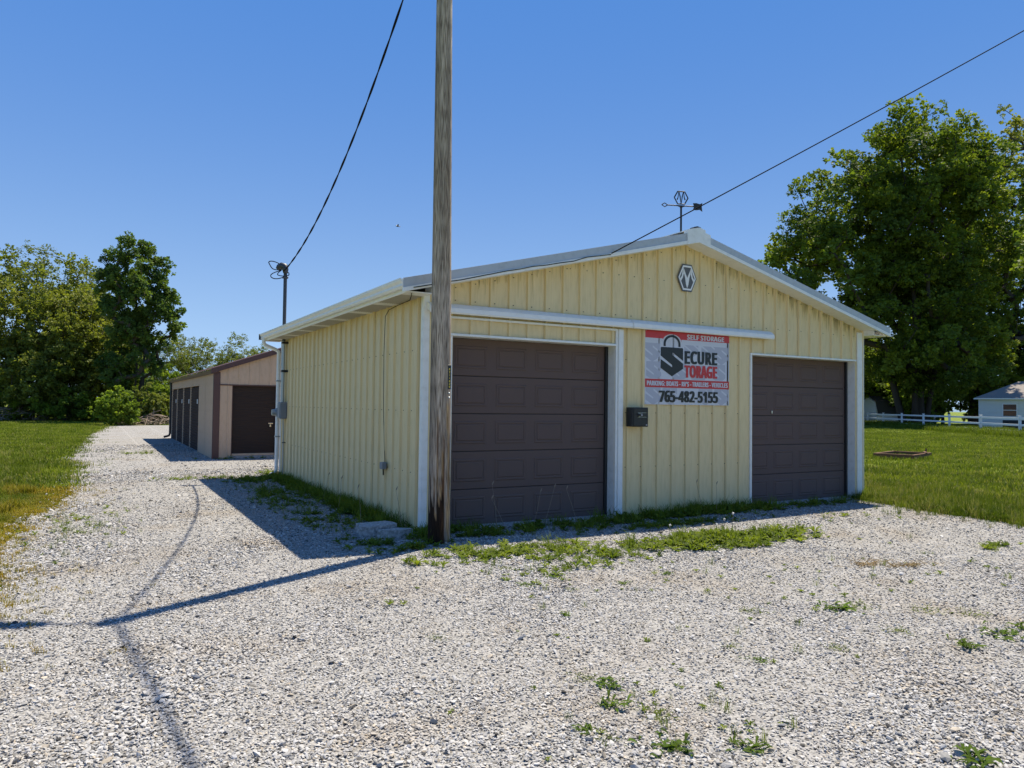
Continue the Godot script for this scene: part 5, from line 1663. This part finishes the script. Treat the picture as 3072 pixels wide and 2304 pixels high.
func weed_plant(kind: int, r: RandomNumberGenerator) -> ArrayMesh:
	var s := st()
	var base := [Color(0.085, 0.14, 0.022), Color(0.13, 0.165, 0.03), Color(0.095, 0.15, 0.022)][kind] as Color
	var n: int = [46, 70, 34][kind]
	for i in n:
		var a := r.randf() * TAU
		var o: Vector3 = Vector3(r.randfn(), 0, r.randfn()) * [0.065, 0.075, 0.03][kind]
		var k: float = [0.055, 0.042, 0.075][kind] * r.randf_range(0.5, 1.2)
		var w: float = k * [0.42, 0.22, 0.24][kind]
		var d := Vector3(cos(a), 0, sin(a))
		var x := Vector3(-sin(a), 0, cos(a))
		var up: float = r.randf_range(0.1, [0.6, 1.1, 0.7][kind])
		var p1: Vector3 = o + d * k * 0.4 + Vector3(0, up * k * 0.5, 0)
		var p2: Vector3 = o + d * k * 0.75 + Vector3(0, up * k * 0.7, 0)
		var p3: Vector3 = o + d * k + Vector3(0, up * k * 0.5, 0)
		s.set_color(base * r.randf_range(0.7, 1.4))
		for sg in [-1.0, 1.0]:
			var f := Vector3(0, w * 0.3, 0)
			t3(s, o, p1, p1 + x * sg * w * 0.4 + f)
			t3(s, p1, p2, p1 + x * sg * w * 0.4 + f)
			t3(s, p1 + x * sg * w * 0.4 + f, p2, p2 + x * sg * w * 0.45 + f)
			t3(s, p2, p3, p2 + x * sg * w * 0.45 + f)
	s.generate_normals()
	var m := s.commit()
	m.surface_set_material(0, mats.leaf)
	return m

func lawns() -> void:
	var r := RandomNumberGenerator.new()
	r.seed = 25
	var short := tuft_mesh(12, 0.065, 0.007, 1, 0.045)
	var long := tuft_mesh(14, 0.20, 0.009, 2, 0.05)
	var far := tuft_mesh(16, 0.11, 0.02, 3, 0.14)
	var groups := {"short": [[], PackedColorArray(), short], "long": [[], PackedColorArray(), long], "far": [[], PackedColorArray(), far]}
	var lo := Color(0.085, 0.125, 0.016)
	var hi := Color(0.205, 0.25, 0.032)
	var straw := Color(0.34, 0.31, 0.14)
	var rust := Color(0.42, 0.27, 0.04)
	var bands := [[5.0, 11.0, 330.0], [11.0, 16.0, 230.0], [16.0, 24.0, 110.0], [24.0, 40.0, 30.0], [40.0, 62.0, 12.0], [62.0, 90.0, 5.0]]
	var head := atan2(0.493, -0.869)
	for bd in bands:
		for part_ in [[-0.86, 0.12], [0.30, 0.86]]:
			var n := int(bd[2] * 0.5 * (part_[1] - part_[0]) * (bd[1] * bd[1] - bd[0] * bd[0]))
			for i in n:
				var rad := sqrt(lerpf(bd[0] * bd[0], bd[1] * bd[1], r.randf()))
				# headings run clockwise seen from above: +x is to the right of the lens
				var an := head - lerpf(part_[0], part_[1], r.randf())
				var x := CAM.x + sin(an) * rad
				var z := CAM.z + cos(an) * rad
				if in_building(x, z):
					continue
				var edge := left_edge(z) - x
				var redge := x - right_edge(z)
				var inside := on_gravel(x, z)
				if inside and r.randf() > exp(-minf(-edge, -redge) * 5.0) * 0.55:
					continue
				var right := x > 3.0
				var nz := noise.get_noise_2d(x * 55.0, z * 55.0)
				var key := "short"
				if rad > 30.0:
					key = "far"
				elif right:
					# an unmown strip runs along the edge of the gravel
					var strip := x - right_edge(z)
					key = "long" if strip < 3.2 + nz * 1.5 or r.randf() < 0.05 else "short"
				elif nz > 0.02 and edge > 0.6:
					key = "long"
				if rad > 16.0 and key == "short" and r.randf() < 0.5:
					key = "far"
				var c := lo.lerp(hi, clampf(0.5 + nz * 1.4 + r.randfn() * 0.22, 0.0, 1.0))
				if key == "long":
					c = c.lerp(lo, 0.45)
					if r.randf() < 0.22:
						c = straw.lerp(lo, 0.3)
				elif r.randf() < 0.12:
					c = straw.lerp(c, 0.4)
				if not right and edge < 1.1 and z > -7.5:
					# scorched rim along the drive
					c = c.lerp(rust, clampf((1.1 - edge) * 1.1 + nz, 0.0, 0.95) * r.randf_range(0.3, 1.0))
				var sc := r.randf_range(0.7, 1.3)
				if inside:
					sc *= 0.6
				groups[key][0].append(Transform3D(Basis(Vector3.UP, r.randf() * TAU).scaled(Vector3(sc, sc * r.randf_range(0.8, 1.2), sc)), Vector3(x, G - 0.028 if not inside else ground_y(x, z), z)))
				groups[key][1].append(c)
	# tall rough grass under the fence
	var a := Vector3(54.57, G, -19.02)
	var dir := (Vector3(64.24, G, -30.23) - a).normalized()
	var rough := tuft_mesh(18, 0.55, 0.03, 5, 0.25)
	groups["rough"] = [[], PackedColorArray(), rough]
	for i in 5200:
		var p := a + dir * r.randf_range(-26.0, 60.0) + Vector3(-dir.z, 0, dir.x) * (r.randfn() * 1.3 + 0.3)
		groups["rough"][0].append(Transform3D(Basis(Vector3.UP, r.randf() * TAU).scaled(Vector3.ONE * r.randf_range(0.6, 1.2)), Vector3(p.x, G - 0.03, p.z)))
		groups["rough"][1].append(lo.lerp(hi, r.randf() * 0.6))
	var root := Node3D.new()
	root.name = "grass"
	root.set_meta("kind", "stuff")
	tag(root, "green lawn grass on both sides of the gravel drive", "grass")
	add_child(root)
	for k in groups:
		multi(k + "_grass", groups[k][2], groups[k][0], groups[k][1], root)
